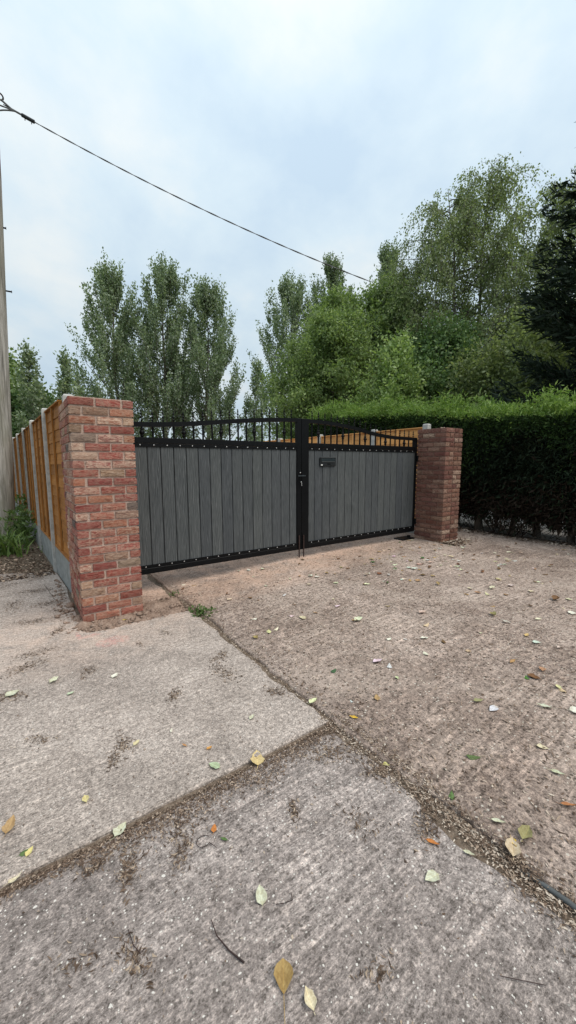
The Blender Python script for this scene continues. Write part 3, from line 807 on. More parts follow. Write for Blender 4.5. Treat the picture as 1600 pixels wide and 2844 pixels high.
# ------------------------------------------------------------------ fences
def fence(label, base, fk, posts, ztops, zb, gb, seed, face=-1, pr=.05, first_dx=0.0, tm=('fence', 'fence_v')):
    """posts along y; x = base + fk*y; boards overlap on the face side"""
    root = empty('panel_fence', (base + fk * posts[0], posts[0], 0))
    tag(root, label, 'fence', 'orange timber panel fences with concrete posts')
    r = np.random.default_rng(seed)
    R0 = root.location
    for i, y in enumerate(posts):
        x = base + fk * y + (first_dx if i == 0 else 0); zt = ztops[i]
        m = MB(); h = pr
        # slotted concrete post with weathered (pyramid) top
        vs = [(-h, -h, -.3), (h, -h, -.3), (h, h, -.3), (-h, h, -.3), (-h, -h, zt - .016), (h, -h, zt - .016), (h, h, zt - .016), (-h, h, zt - .016), (-h * .72, -h * .72, zt), (h * .72, -h * .72, zt), (h * .72, h * .72, zt), (-h * .72, h * .72, zt)]
        fs = [(0, 1, 5, 4), (1, 2, 6, 5), (2, 3, 7, 6), (3, 0, 4, 7), (4, 5, 9, 8), (5, 6, 10, 9), (6, 7, 11, 10), (7, 4, 8, 11), (8, 9, 10, 11)]
        m.add(vs, fs)
        m.build('post', MATS['post'], root, (x - R0.x, y - R0.y, 0))
    for i in range(len(posts) - 1):
        ya, yb = posts[i] + pr + .001, posts[i + 1] - pr - .001
        ym = (ya + yb) / 2; x = base + fk * ym; L = yb - ya
        rz = math.atan2(-fk, 1) if fk else 0.0
        m = MB(); m.box(-.022, .022, -L / 2, L / 2, -.2, gb, .004)
        m.build('gravel_board', MATS['gravel'], root, (x - R0.x, ym - R0.y, 0), (0, 0, rz))
        zt = min(ztops[i], ztops[i + 1]) - .05
        pan = empty('panel', (x - R0.x, ym - R0.y, 0), rz, root)
        for q in (-1, 1):
            m = MB(); m.box(-.018, .018, -.0175, .0175, gb + .003, zt - .012, .002); m.build('stile', MATS[tm[1]], pan, (0, q * (L / 2 - .0175), 0))
        m = MB(); m.box(-.030, .030, -L / 2, L / 2, zt - .010, zt + .008, .003); m.build('capping', MATS[tm[0]], pan)
        m = MB(); m.box(-.026, .026, -L / 2 + .036, L / 2 - .036, gb + .004, gb + .034, .003); m.build('bottom_rail', MATS[tm[0]], pan)
        nb = int(round((zt - gb - .05) / .125)); hh = (zt - .012 - gb - .036) / nb
        for b in range(nb):
            z0 = gb + .036 + b * hh
            m = MB()
            # feather-lapped board: lower edge stands proud of the one below
            x_in, x_out = -.002, .007
            m.add([(face * x_out, -L / 2 + .036, 0), (face * x_out, L / 2 - .036, 0), (face * (x_out - .011), L / 2 - .036, hh + .012), (face * (x_out - .011), -L / 2 + .036, hh + .012),
                   (face * (x_out - .010), -L / 2 + .036, 0), (face * (x_out - .010), L / 2 - .036, 0), (face * (x_out - .018), L / 2 - .036, hh + .012), (face * (x_out - .018), -L / 2 + .036, hh + .012)],
                  [(0, 1, 2, 3), (7, 6, 5, 4), (0, 4, 5, 1), (3, 2, 6, 7), (1, 5, 6, 2), (0, 3, 7, 4)])
            m.build('slat', MATS[tm[0]], pan, (0, 0, z0 + r.normal(0, .0015)), (r.normal(0, .002), 0, 0))
        nv = max(1, int(round(L / .75)))
        for b in range(nv):
            yy = -L / 2 + L * (b + 1) / (nv + 1)
            m = MB(); m.box(-.010, .010, -.019, .019, gb + .036, zt - .0125, .002)
            m.build('batten', MATS[tm[1]], pan, (face * .0165, yy, 0))
    return root

fence('orange panel fence running back from the near brick pier past the wooden pole', 0.088, -0.048, [0.90, 2.107, 3.707, 5.307, 6.907, 8.507, 10.1, 11.7], [2.085, 2.075, 2.07, 2.065, 2.06, 2.065, 2.06, 2.06], 0, 0.34, 5, first_dx=.06)
fence('orange panel fence behind the gate on its right, along the hedge', 5.62, 0.0, [0.60, 1.82, 3.52, 5.22, 6.92], [2.07, 2.06, 2.065, 2.07, 2.08], 0, 0.34, 6, tm=('fence_new', 'fence_lit_v'))

# ------------------------------------------------------------------ utility pole and cable
root = empty('utility_pole', (-0.64, 5.2, 0))
tag(root, 'grey weathered wooden utility pole at the left edge beside the fence', 'utility pole')
m = MB()
pp = [(0, 0, -.3), (0.02, 0, .5), (0.115, 0, 2.5), (0.21, 0, 4.5), (0.30, 0, 6.3), (0.375, 0, 8.4)]
m.tube(pp, [.205, .198, .180, .163, .148, .130], 20); m.build('shaft', MATS['pole'], root)
for z, dx, ln in ((4.45, .21, .085), (5.5, .26, .03)):
    m = MB(); m.tube([(dx + .12, 0, z), (dx + .16 + ln, -.01, z)], .014, 8); m.tube([(dx + .155 + ln, -.01, z - .0), (dx + .165 + ln, -.01, z)], .022, 8); m.build('step_bolt', MATS['black'], root)
# eye hook
A = Vector((-0.075, 5.2, 7.50)); B = Vector((8.942, -0.154, 3.81))
m = MB(); m.tube([(0.34, 0, 7.60), (0.46, 0, 7.60)], .014, 8)
hk = [(0.515 + .055 * math.cos(t), 0, 7.60 + .055 * math.sin(t)) for t in np.linspace(PI, PI - 1.75 * PI, 16)]
m.tube(hk, .013, 8); m.build('eye_hook', MATS['black'], root)
root = empty('overhead_cable', A)
tag(root, 'twisted black overhead cable slanting across the sky from the pole', 'cable')
def cab(s): 
    p = A.lerp(B, s); return Vector((p.x, p.y, p.z - .39 * 4 * s * (1 - s)))
dirv = (B - A).normalized(); sdv = dirv.cross(Vector((0, 0, 1))).normalized(); upv = sdv.cross(dirv)
for ph in (0, PI):
    pts = []
    for i in range(260):
        s = i / 419.0; a = s * 2 * PI * 17 + ph; rr = .0055 * min(1, .35 + s * 12)
        pts.append(cab(s) + (sdv * math.cos(a) + upv * math.sin(a)) * rr - A)
    m = MB(); m.tube(pts, .0058, 6); m.build('strand', MATS['cable'], root)
m = MB(); m.tube([cab(.028) - A, cab(.046) - A], .03, 8); m.tube([cab(.032) - A, cab(.032) - A + Vector((0, 0, -.06))], .007, 6); m.tube([cab(.042) - A, cab(.042) - A + Vector((0, 0, -.06))], .007, 6); m.build('clamp', MATS['blackplastic'], root)
m = MB(); m.tube([Vector((-.03, 0, .06)), cab(.012) - A, cab(.03) - A], .016, 8); m.build('wedge_tail', MATS['cable'], root)
c0 = cab(.018) - A
for e1_, e2_ in (((-.08, 0, -.03), (-.25, 0, -.06)), ((-.12, 0, -.10), (-.22, .0, -.28))):
    m = MB(); a0, a1, a2 = c0, Vector(e1_), Vector(e2_)
    m.tube([(1 - t) ** 2 * a0 + 2 * t * (1 - t) * a1 + t * t * a2 for t in np.linspace(0, 1, 10)], .011, 6); m.build('tail', MATS['cable'], root)

# ------------------------------------------------------------------ foliage helpers
def rand_dirs(r, n):
    v = r.normal(0, 1, (n, 3)); return v / np.linalg.norm(v, axis=1)[:, None]
def unit(v): return v / (np.linalg.norm(v, axis=1)[:, None] + 1e-9)

def leaf_quads(r, C, D, L, Wd, flat=None):
    """diamond leaves at C with long axis D"""
    n = len(C)
    L = np.broadcast_to(L, n)[:, None]; Wd = np.broadcast_to(Wd, n)[:, None]
    Sd = rand_dirs(r, n)
    if flat is not None: Sd = Sd * (1 - flat) + np.cross(D, [0, 0, 1]) * flat
    Sd = unit(np.cross(D, np.cross(Sd, D)) + 1e-6)
    V = np.empty((n, 4, 3)); V[:, 0] = C; V[:, 1] = C + D * L * .45 + Sd * Wd * .5; V[:, 2] = C + D * L; V[:, 3] = C + D * L * .45 - Sd * Wd * .5
    return V.reshape(-1, 3), np.arange(4 * n).reshape(-1, 4)

def tubes_np(paths, radii, n=4):
    """paths: list of (k,3) arrays"""
    V = []; F = []; off = 0
    ang = np.linspace(0, 2 * PI, n, endpoint=False)
    for P, R in zip(paths, radii):
        d = np.gradient(P, axis=0); d = unit(d)
        ref = np.where(np.abs(d[:, 2:3]) > .95, [[1., 0, 0]], [[0, 0, 1.]])
        a = unit(np.cross(d, ref)); b = np.cross(d, a)
        ring = P[:, None] + R[:, None, None] * (a[:, None] * np.cos(ang)[None, :, None] + b[:, None] * np.sin(ang)[None, :, None])
        k = len(P); V.append(ring.reshape(-1, 3))
        i = np.arange(k - 1)[:, None] * n; j = np.arange(n)[None]
        F.append(np.stack([i + j, i + (j + 1) % n, i + n + (j + 1) % n, i + n + j], -1).reshape(-1, 4) + off); off += k * n
    return np.concatenate(V), np.concatenate(F)

def make_tree(name, label, cat, group, base, H, R, t0=.12, nl=40, rise=.3, twigs=14, tl=.9, lpt=36, leaf=(.16, .11), sig=.12, upf=.6, droop=0.0, mat='lf_poplar', barkm='bark', tr=.18, seed=1, prof=None, lean=(0, 0), stems=1, fill=.25, limb_r=1.0, dens=1.0):
    r = np.random.default_rng(seed)
    root = empty(name, base); tag(root, label, cat, group)
    if prof is None: prof = lambda t: np.interp(t, [0, .15, .4, .7, .9, 1], [.5, .85, 1, .75, .4, .08])
    tp = []; trr = []
    allstems = []
    for s in range(stems):
        a = r.uniform(0, 6.28); sp = 0 if stems == 1 else R * .35
        k = 12; t = np.linspace(0, 1, k)
        P = np.stack([lean[0] * t + sp * np.cos(a) * t + np.cumsum(r.normal(0, H * .006, k)), lean[1] * t + sp * np.sin(a) * t + np.cumsum(r.normal(0, H * .006, k)), t * H * (.97 if s == 0 else r.uniform(.75, .95))], 1)
        P[0, :2] = 0
        tp.append(P); trr.append(tr / math.sqrt(stems) * (1 - t * .93)); allstems.append(P)
    V, F = tubes_np(tp, trr, 9)
    link('trunk', np_mesh('trunk', V, F, True), MATS[barkm], root)
    lp = []; lr = []; TW = []
    for i in range(nl):
        P = allstems[i % stems]; Hs = P[-1, 2]
        t = t0 + (1 - t0) * (i + r.uniform(0, 1)) / nl * .96
        st = np.array([np.interp(t * Hs, P[:, 2], P[:, q]) for q in range(2)] + [t * Hs])
        az = i * 2.39996 + r.normal(0, .3)
        tt = min(1.0, t + rise * r.uniform(.6, 1.2) * (1 - t * .5))
        rad = R * float(prof(tt)) * r.uniform(.72, 1.06)
        c0 = np.array([np.interp(tt * Hs, P[:, 2], P[:, q]) for q in range(2)])
        tip = np.array([c0[0] + rad * math.cos(az), c0[1] + rad * math.sin(az), tt * Hs])
        ctl = st * .45 + tip * .55; ctl[2] = st[2] * .6 + tip[2] * .4
        ctl[:2] += (tip - st)[:2] * .18
        s = np.linspace(0, 1, 9)[:, None]
        Q = (1 - s) ** 2 * st + 2 * s * (1 - s) * ctl + s ** 2 * tip
        if droop: Q[:, 2] -= droop * (s[:, 0] ** 2) * np.linalg.norm(tip - st) * .35
        Q[1:] += r.normal(0, R * .012, (8, 3))
        lp.append(Q); lr.append(limb_r * tr * .36 * (1 - t * .65) * (1 - np.linspace(0, .88, 9)))
        ntw = max(3, int(twigs * (.5 + .5 * float(prof(t)))))
        ss = r.uniform(.18, 1, ntw)
        pos = np.stack([np.interp(ss, np.linspace(0, 1, 9), Q[:, q]) for q in range(3)], 1)
        dd = unit(np.tile(tip - st, (ntw, 1))) * .55 + rand_dirs(r, ntw) * .75
        dd[:, 2] += upf - droop * 1.2
        dd = unit(dd); ll = tl * r.uniform(.45, 1.2, ntw)
        for a, d, l in zip(pos, dd, ll): TW.append((a, d, l))
    # leader twigs at the top
    a = np.array([q[0] for q in TW]); d = np.array([q[1] for q in TW]); l = np.array([q[2] for q in TW])
    s4 = np.linspace(0, 1, 4)[None, :, None]
    bend = np.zeros((len(a), 1, 3)); bend[:, 0, 2] = (-droop * 1.1 + .12 * (upf > .3)) * l
    TP = a[:, None] + d[:, None] * l[:, None, None] * s4 + bend * s4 ** 2
    sel = r.random(len(a)) < .8
    V, F = tubes_np(lp + [TP[i] for i in np.nonzero(sel)[0]], lr + [np.array([1, .7, .45, .15]) * tr * .045 * limb_r for i in np.nonzero(sel)[0]], 4)
    link('branches', np_mesh('branches', V, F, True), MATS[barkm], root)
    m_ = int(lpt * dens); nt_ = len(a)
    s = r.uniform(0.05, 1.05, (nt_, m_))
    C = a[:, None] + d[:, None] * (l[:, None] * s)[..., None] + bend * (s ** 2)[..., None]
    C = C.reshape(-1, 3) + r.normal(0, sig, (nt_ * m_, 3))
    D = rand_dirs(r, len(C)) + .5 * np.repeat(d, m_, 0); D[:, 2] += upf * .4 - droop * 1.5 - .15
    D = unit(D); sc = r.uniform(.6, 1.25, len(C))
    V, F = leaf_quads(r, C, D, leaf[0] * sc, leaf[1] * sc)
    keep = V.reshape(-1, 4, 3)[:, :, 2].min(1) > .05
    F = F[keep]
    V = V.reshape(-1, 4, 3)[keep].reshape(-1, 3); F = np.arange(len(V)).reshape(-1, 4)
    link('crown', np_mesh('crown', V, F), MATS[mat], root)
    return root

PP = lambda t: np.interp(t, [0, .12, .3, .5, .7, .85, .95, 1], [.85, 1.0, 1.0, .90, .78, .62, .44, .22])
pop = dict(t0=.08, nl=70, rise=.30, twigs=16, tl=1.35, lpt=36, leaf=(.15, .115), sig=.10, upf=2.3, prof=PP, tr=.20, limb_r=.75)
GP = 'poplars beyond the gate'
make_tree('poplar_tree', 'leftmost of the three tall poplars behind the near pier', 'tree', GP, (6.4, 27.6, 0), 14.6, 3.4, seed=21, mat='lf_poplar', **pop)
make_tree('poplar_tree', 'middle and tallest of the three poplars left of the sky gap', 'tree', GP, (9.7, 26.8, 0), 15.3, 3.3, seed=22, mat='lf_poplar', **pop)
make_tree('poplar_tree', 'rightmost of the three poplars, just left of the sky gap', 'tree', GP, (12.6, 25.4, 0), 14.1, 3.4, seed=23, mat='lf_poplar', **pop)
make_tree('poplar_tree', 'broad tall poplar just right of the sky gap above the gate', 'tree', GP, (19.6, 24.0, 0), 15.6, 4.1, seed=24, mat='lf_poplar', **pop)
make_tree('poplar_tree', 'tall dark poplar rising behind the rounded mid green tree', 'tree', GP, (24.4, 24.6, 0), 19.2, 3.4, seed=25, mat='lf_poplar2', **pop)
make_tree('poplar_tree', 'dark poplar with pointed top beside the weeping birch', 'tree', GP, (27.6, 21.8, 0), 19.8, 2.8, seed=26, mat='lf_poplar2', **pop)
make_tree('sapling', 'thin young tree standing in the sky gap between the poplars', 'tree', None, (14.6, 22.0, 0), 8.6, 1.0, t0=.08, nl=26, rise=.3, twigs=9, tl=.7, lpt=16, leaf=(.17, .12), sig=.08, upf=1.0, tr=.07, seed=31, mat='lf_poplar')
BP = lambda t: np.interp(t, [0, .2, .45, .65, .8, .92, 1], [.6, .95, 1.05, 1.0, .8, .55, .25])
make_tree('birch_tree', 'tall weeping silver birch with hanging grey-green foliage at the right', 'tree', None, (15.6, 5.9, 0), 13.8, 3.1, t0=.12, nl=92, rise=.20, twigs=22, tl=1.6, lpt=58, leaf=(.088, .062), sig=.085, upf=.25, droop=.8, prof=BP, tr=.19, seed=41, mat='lf_birch', barkm='birchbark', stems=2)
make_tree('birch_tree', 'lower weeping birch between the tall birch and the dark conifer', 'tree', None, (17.2, 2.9, 0), 12.3, 2.6, t0=.15, nl=58, rise=.20, twigs=19, tl=1.5, lpt=52, leaf=(.088, .062), sig=.085, upf=.25, droop=.8, prof=BP, tr=.15, seed=42, mat='lf_birch', barkm='birchbark')
GPf = lambda t: np.interp(t, [0, .2, .5, .75, .92, 1], [.8, 1, 1, .88, .62, .25])
make_tree('ash_tree', 'rounded mid green tree with drooping leaflets above the gate', 'tree', None, (10.8, 8.9, 0), 7.4, 2.5, t0=.10, nl=74, rise=.25, twigs=20, tl=.85, lpt=52, leaf=(.135, .058), sig=.13, upf=.25, droop=.25, prof=GPf, tr=.12, seed=51, mat='lf_green')
make_tree('broadleaf_tree', 'taller fresh green tree between the rounded tree and the birch', 'tree', None, (14.5, 9.3, 0), 9.3, 2.4, t0=.10, nl=74, rise=.28, twigs=18, tl=.9, lpt=48, leaf=(.14, .095), sig=.14, upf=.5, prof=GPf, tr=.13, seed=52, mat='lf_green')
make_tree('broadleaf_tree', 'middling green tree filling between the rounded tree and the taller one', 'tree', None, (12.8, 11.2, 0), 8.9, 2.4, t0=.10, nl=70, rise=.28, twigs=18, tl=.95, lpt=46, leaf=(.135, .09), sig=.13, upf=.7, prof=GPf, tr=.12, seed=56, mat='lf_green')
make_tree('laurel_bush', 'light green large-leaved bush poking above the hedge top', 'bush', None, (10.4, 5.4, 0), 5.0, 1.6, t0=.2, nl=44, rise=.35, twigs=13, tl=.75, lpt=30, leaf=(.13, .075), sig=.11, upf=.7, tr=.06, seed=53, mat='lf_bright')
make_tree('dark_shrub', 'dark dense shrub below the birch behind the hedge', 'bush', None, (13.2, 5.6, 0), 6.0, 2.6, t0=.1, nl=64, rise=.3, twigs=18, tl=.9, lpt=44, leaf=(.115, .08), sig=.16, upf=.4, prof=GPf, tr=.09, seed=54, mat='lf_dark')
make_tree('dark_shrub', 'dark olive shrub under the birch next to the conifer', 'bush', None, (13.2, 2.2, 0), 5.6, 2.4, t0=.1, nl=60, rise=.3, twigs=18, tl=.9, lpt=44, leaf=(.105, .07), sig=.16, upf=.3, prof=GPf, tr=.09, seed=55, mat='lf_birch')
make_tree('leafy_bush', 'bushy green tree beyond the fence beside the wooden pole', 'tree', None, (-0.9, 19.5, 0), 6.2, 2.2, t0=.1, nl=60, rise=.28, twigs=16, tl=.8, lpt=30, leaf=(.17, .12), sig=.14, upf=.5, prof=GPf, tr=.09, seed=61, mat='lf_green')
make_tree('sapling', 'left of two thin saplings rising above the left fence', 'tree', 'thin saplings above the left fence', (0.75, 16.3, 0), 5.9, .75, t0=.2, nl=30, rise=.3, twigs=9, tl=.6, lpt=18, leaf=(.13, .09), sig=.07, upf=1.0, tr=.045, seed=62, mat='lf_poplar', barkm='birchbark')
make_tree('sapling', 'right of two thin saplings, nearest the near brick pier', 'tree', 'thin saplings above the left fence', (1.45, 16.0, 0), 5.8, .6, t0=.15, nl=30, rise=.3, twigs=9, tl=.6, lpt=18, leaf=(.13, .09), sig=.07, upf=1.0, tr=.045, seed=63, mat='lf_poplar', barkm='birchbark')
make_tree('dark_shrub', 'dark shrub low behind the left fence panels', 'bush', None, (0.6, 18.2, 0), 4.4, 1.7, t0=.1, nl=40, rise=.3, twigs=14, tl=.8, lpt=26, leaf=(.15, .1), sig=.14, upf=.4, prof=GPf, tr=.07, seed=64, mat='lf_dark')

# far hedgerow that closes the view at the foot of the poplars
r = np.random.default_rng(77)
n = 9000
xs = r.uniform(0, 40, n); yy = 31 - xs * .12 + r.normal(0, 1.0, n)
zz = r.uniform(0, 1, n) ** .8 * (2.9 + .9 * np.sin(xs * .8) + .6 * np.sin(xs * 2.1 + 1))
C = np.stack([xs, yy, zz], 1); D = unit(rand_dirs(r, n) + [0, 0, .5])
V, F = leaf_quads(r, C, D, r.uniform(.25, .5, n), r.uniform(.2, .36, n))
tag(link('far_hedgerow', np_mesh('far_hedgerow', V, F), MATS['lf_poplar2']), 'low dark hedgerow at the foot of the poplars', 'hedgerow', kind='stuff')

# ------------------------------------------------------------------ conifer at the right edge
def conifer(label, base, H, R, seed, ntier=70):
    r = np.random.default_rng(seed)
    root = empty('conifer_tree', base); tag(root, label, 'tree')
    V, F = tubes_np([np.array([[0, 0, 0], [0, 0, H * .5], [0, 0, H * .98]])], [np.array([.2, .12, .01])], 9)
    link('trunk', np_mesh('trunk', V, F, True), MATS['bark'], root)
    Cs = []; Ds = []; paths = []; rad = []
    nb = ntier * 7
    for i in range(nb):
        t = (i + r.random()) / nb; z = .6 + (H - .7) * t
        L = R * (1.0 - t ** 1.6) * r.uniform(.72, 1.12) + .25
        az = r.uniform(0, 6.283)
        k = 7; s = np.linspace(0, 1, k)
        out = np.array([math.cos(az), math.sin(az), 0])
        P = np.array([0, 0, z]) + out * L * s[:, None]; P[:, 2] += L * (.45 * s ** 1.5)
        paths.append(P); rad.append(.018 * (1 - .9 * s))
        m = int(38 + 60 * L)
        ss = r.uniform(.15, 1.03, m) ** .7
        c = np.stack([np.interp(ss, s, P[:, q]) for q in range(3)], 1) + r.normal(0, .07, (m, 3))
        d = out * .8 + rand_dirs(r, m) * .7 + np.array([0, 0, .25])
        Cs.append(c); Ds.append(d)
    V, F = tubes_np(paths, rad, 3); link('branches', np_mesh('branches', V, F), MATS['bark'], root)
    C = np.concatenate(Cs); D = unit(np.concatenate(Ds))
    V, F = leaf_quads(r, C, D, r.uniform(.12, .30, len(C)), r.uniform(.03, .06, len(C)))
    link('crown', np_mesh('crown', V, F), MATS['lf_conifer'], root)
    return root
conifer('big near-black conifer cut by the right edge of the picture', (10.55, -1.25, 0.07), 10.8, 2.45, 81)

# ------------------------------------------------------------------ clipped conifer hedge
def hedge():
    r = np.random.default_rng(91)
    root = empty('conifer_hedge', (6.95, 3, 0.08)); tag(root, 'long clipped conifer hedge, bright on top and near-black on its face', 'hedge')
    R0 = np.array([6.95, 3, .08])
    ya, yb = -4.6, 5.6
    ht = lambda y: np.interp(y, [-5, -1, .5, 2, 5, 16], [2.08, 2.12, 2.22, 2.42, 2.62, 2.75])
    fx = lambda y, z: 6.64 + .07 * np.sin(y * 2.3 + z * 1.1) + .05 * np.sin(y * 5.1 - z * 2.7) + .16 * np.clip((.7 - z), 0, 1) + .10 * np.clip(z - 1.7, 0, 1)
    # face sprays
    n = 62000
    y = ya + (yb - ya) * r.random(n) ** 1.15; z = r.uniform(.18, 1, n); lo = .27 + .09 * np.sin(y * 4.3) + .05 * np.sin(y * 11.7); z = lo + (ht(y) - lo) * ((z - .18) / .82)
    dep = np.abs(r.normal(0, .10, n))
    C = np.stack([fx(y, z) + dep, y, z], 1)
    D = rand_dirs(r, n) * .6 + np.array([-.7, -.12, -.12])
    D = unit(D); L = r.uniform(.06, .17, n)
    V, F = leaf_quads(r, C - R0, D, L, r.uniform(.014, .034, n), .5)
    lowmask = (z < 1.15) & (r.random(n) < np.clip((1.25 - z) / .8, 0, .8))
    Vq = V.reshape(-1, 4, 3)
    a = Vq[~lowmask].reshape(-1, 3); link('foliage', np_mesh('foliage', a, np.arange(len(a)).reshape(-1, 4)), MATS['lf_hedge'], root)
    a = Vq[lowmask].reshape(-1, 3); link('dead_twigs', np_mesh('dead_twigs', a, np.arange(len(a)).reshape(-1, 4)), MATS['lf_hedge_dead'], root)
    # inner mass: coarse twig and spray clutter that closes the hedge
    n = 17000
    y = r.uniform(ya, yb, n); z = .42 + (ht(y) - .48) * r.random(n); x = fx(y, z) + .12 + .9 * r.random(n)
    V, F = leaf_quads(r, np.stack([x, y, z], 1) - R0, rand_dirs(r, n), r.uniform(.15, .3, n), r.uniform(.08, .16, n))
    link('inner_twigs', np_mesh('inner_twigs', V, F), MATS['lf_hedge_dead'], root)
    # top new growth: tufts of short soft sprays
    def growth(name, n, mat, zlo, zhi, xin, lmin, lmax, up, rs):
        nt_ = 3600
        ty = ya + (yb - ya) * rs.random(nt_) ** 1.25; tx = fx(ty, ht(ty)) + .03 + xin * rs.random(nt_) ** 1.3
        th = (zlo + (zhi - zlo) * rs.random(nt_) ** .8) * (.65 + .35 * np.sin(ty * 1.9) * np.sin(tx * 4 + ty * 5.3)) + .05 * np.sin(ty * 3.1)
        k = rs.integers(0, nt_, n)
        hh = rs.random(n) ** .7
        C = np.stack([tx[k] + rs.normal(0, .05, n), ty[k] + rs.normal(0, .05, n), ht(ty[k]) - .16 + th[k] * hh], 1)
        D = rand_dirs(rs, n) * .9 + np.array([-.32, -.14, up]); D = unit(D)
        V, F = leaf_quads(rs, C - R0, D, rs.uniform(lmin, lmax, n), rs.uniform(.012, .028, n))
        link(name, np_mesh(name, V, F), MATS[mat], root)
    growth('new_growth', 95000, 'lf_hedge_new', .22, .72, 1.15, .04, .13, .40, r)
    # green shading down the upper face where young sprays hang over it
    n = 30000
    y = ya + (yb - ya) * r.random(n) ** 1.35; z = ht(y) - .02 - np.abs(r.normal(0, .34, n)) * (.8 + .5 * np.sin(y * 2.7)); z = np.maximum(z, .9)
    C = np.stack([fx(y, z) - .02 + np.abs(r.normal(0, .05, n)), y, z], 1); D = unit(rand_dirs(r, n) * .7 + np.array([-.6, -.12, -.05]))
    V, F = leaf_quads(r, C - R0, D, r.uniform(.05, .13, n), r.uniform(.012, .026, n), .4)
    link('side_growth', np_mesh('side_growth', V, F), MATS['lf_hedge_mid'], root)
    # stems
    for i, yy in enumerate([-4.2, -3.3, -2.45, -1.75, -1.27, -.72, -.33, .25, .8, 1.5, 2.3, 3.1, 4.2, 5.4]):
        x = 6.98 + r.normal(0, .05)
        P = np.array([[x, yy, .02], [x + r.normal(0, .02), yy + r.normal(0, .03), .35], [x + r.normal(0, .05), yy, 1.2], [x, yy, 1.9]]) - R0
        V, F = tubes_np([P], [np.array([.075, .06, .045, .015]) * r.uniform(.75, 1.2)], 8); link('stem', np_mesh('stem', V, F, True), MATS['bark'], root)
    # bare low twigs hanging into the gap
    paths = []; rad = []
    for i in range(420):
        y0 = r.uniform(-3.5, 3); x0 = 6.75 + r.uniform(0, .5); z0 = r.uniform(.18, .4)
        d = rand_dirs(r, 1)[0] * .3 + np.array([-.05, 0, -.12]); P = np.array([[x0, y0, z0]]) + d * np.linspace(0, 1, 4)[:, None]
        P[:, 2] = np.maximum(P[:, 2], .1)
        paths.append(P - R0); rad.append(np.array([.006, .005, .003, .001]))
    V, F = tubes_np(paths, rad, 3); link('low_twigs', np_mesh('low_twigs', V, F), MATS['lf_hedge_dead'], root)
hedge()

# ------------------------------------------------------------------ weeds
def blades(r, n, c, spread, h, wd, lean):
    """curved grass blades (3 segments)"""
    V = []; F = []
    for i in range(n):
        a = r.uniform(0, 6.283); b = np.array([c[0] + r.normal(0, spread), c[1] + r.normal(0, spread), c[2]])
        hh = h * r.uniform(.5, 1.15); o = np.array([math.cos(a), math.sin(a), 0]); s = np.array([-o[1], o[0], 0]); ln = lean * r.uniform(.3, 1.3) * hh
        k = len(V)
        for q in (0, .4, .75):
            p = b + o * ln * q ** 1.8 + np.array([0, 0, hh * (q - .35 * q * q * lean)]); w_ = wd * (1 - q * .6)
            V += [p - s * w_ / 2, p + s * w_ / 2]
        V += [b + o * ln + np.array([0, 0, hh * (1 - .42 * lean)])]
        F += [(k, k + 1, k + 3, k + 2), (k + 2, k + 3, k + 5, k + 4), (k + 4, k + 5, k + 6, k + 6)]
    return V, F
def weed(name, label, base, seed, nb=60, h=.4, spread=.1, wd=.02, lean=.8, nl=120, lh=.3, leaf=(.07, .03), grassm='lf_grass'):
    r = np.random.default_rng(seed)
    root = empty(name, base); tag(root, label, 'weed')
    if nb:
        V, F = blades(r, nb, (0, 0, 0), spread, h, wd, lean)
        me = bpy.data.meshes.new('blades'); me.from_pydata([tuple(v) for v in V], [], [f if f[2] != f[3] else f[:3] for f in F]); me.update()
        link('blades', me, MATS[grassm], root)
    if nl:
        st = r.normal(0, spread * 1.1, (nl, 2)); C = np.stack([st[:, 0], st[:, 1], lh * r.random(nl) ** 1.1], 1)
        D = unit(rand_dirs(r, nl) + [0, 0, .25]); V, F = leaf_quads(r, C, D, leaf[0] * r.uniform(.6, 1.3, nl), leaf[1] * r.uniform(.7, 1.2, nl), .5)
        link('leaves', np_mesh('leaves', V, F), MATS['lf_weed'], root)
    return root
weed('weed_clump', 'grassy green weed clump at the foot of the wooden pole', (-0.60, 3.7, -.01), 101, 90, .50, .15, .026, .9, 180, .28, (.12, .045))
weed('weed_clump', 'leafy dark weeds between the wooden pole and the fence', (-0.36, 4.6, -.01), 102, 26, .6, .14, .02, .5, 380, .6, (.11, .042))
weed('weed_clump', 'tall leafy weeds along the fence behind the pole', (-0.32, 5.9, -.01), 103, 30, .8, .18, .02, .5, 380, .8, (.12, .045))
weed('low_weed', 'small flat green weed growing in the joint before the gate', (0.95, -0.36, -.02), 104, 0, .1, .055, .02, .8, 120, .04, (.05, .024))
weed('low_weed', 'tiny green weed tuft in the joint under the gate', (0.905, 0.26, -.02), 105, 14, .08, .02, .008, .6, 30, .05, (.03, .014))
weed('low_weed', 'sparse green weed sprig at the fence post foot', (-0.02, 3.55, -.01), 106, 26, .2, .05, .01, .7, 40, .12, (.04, .02))

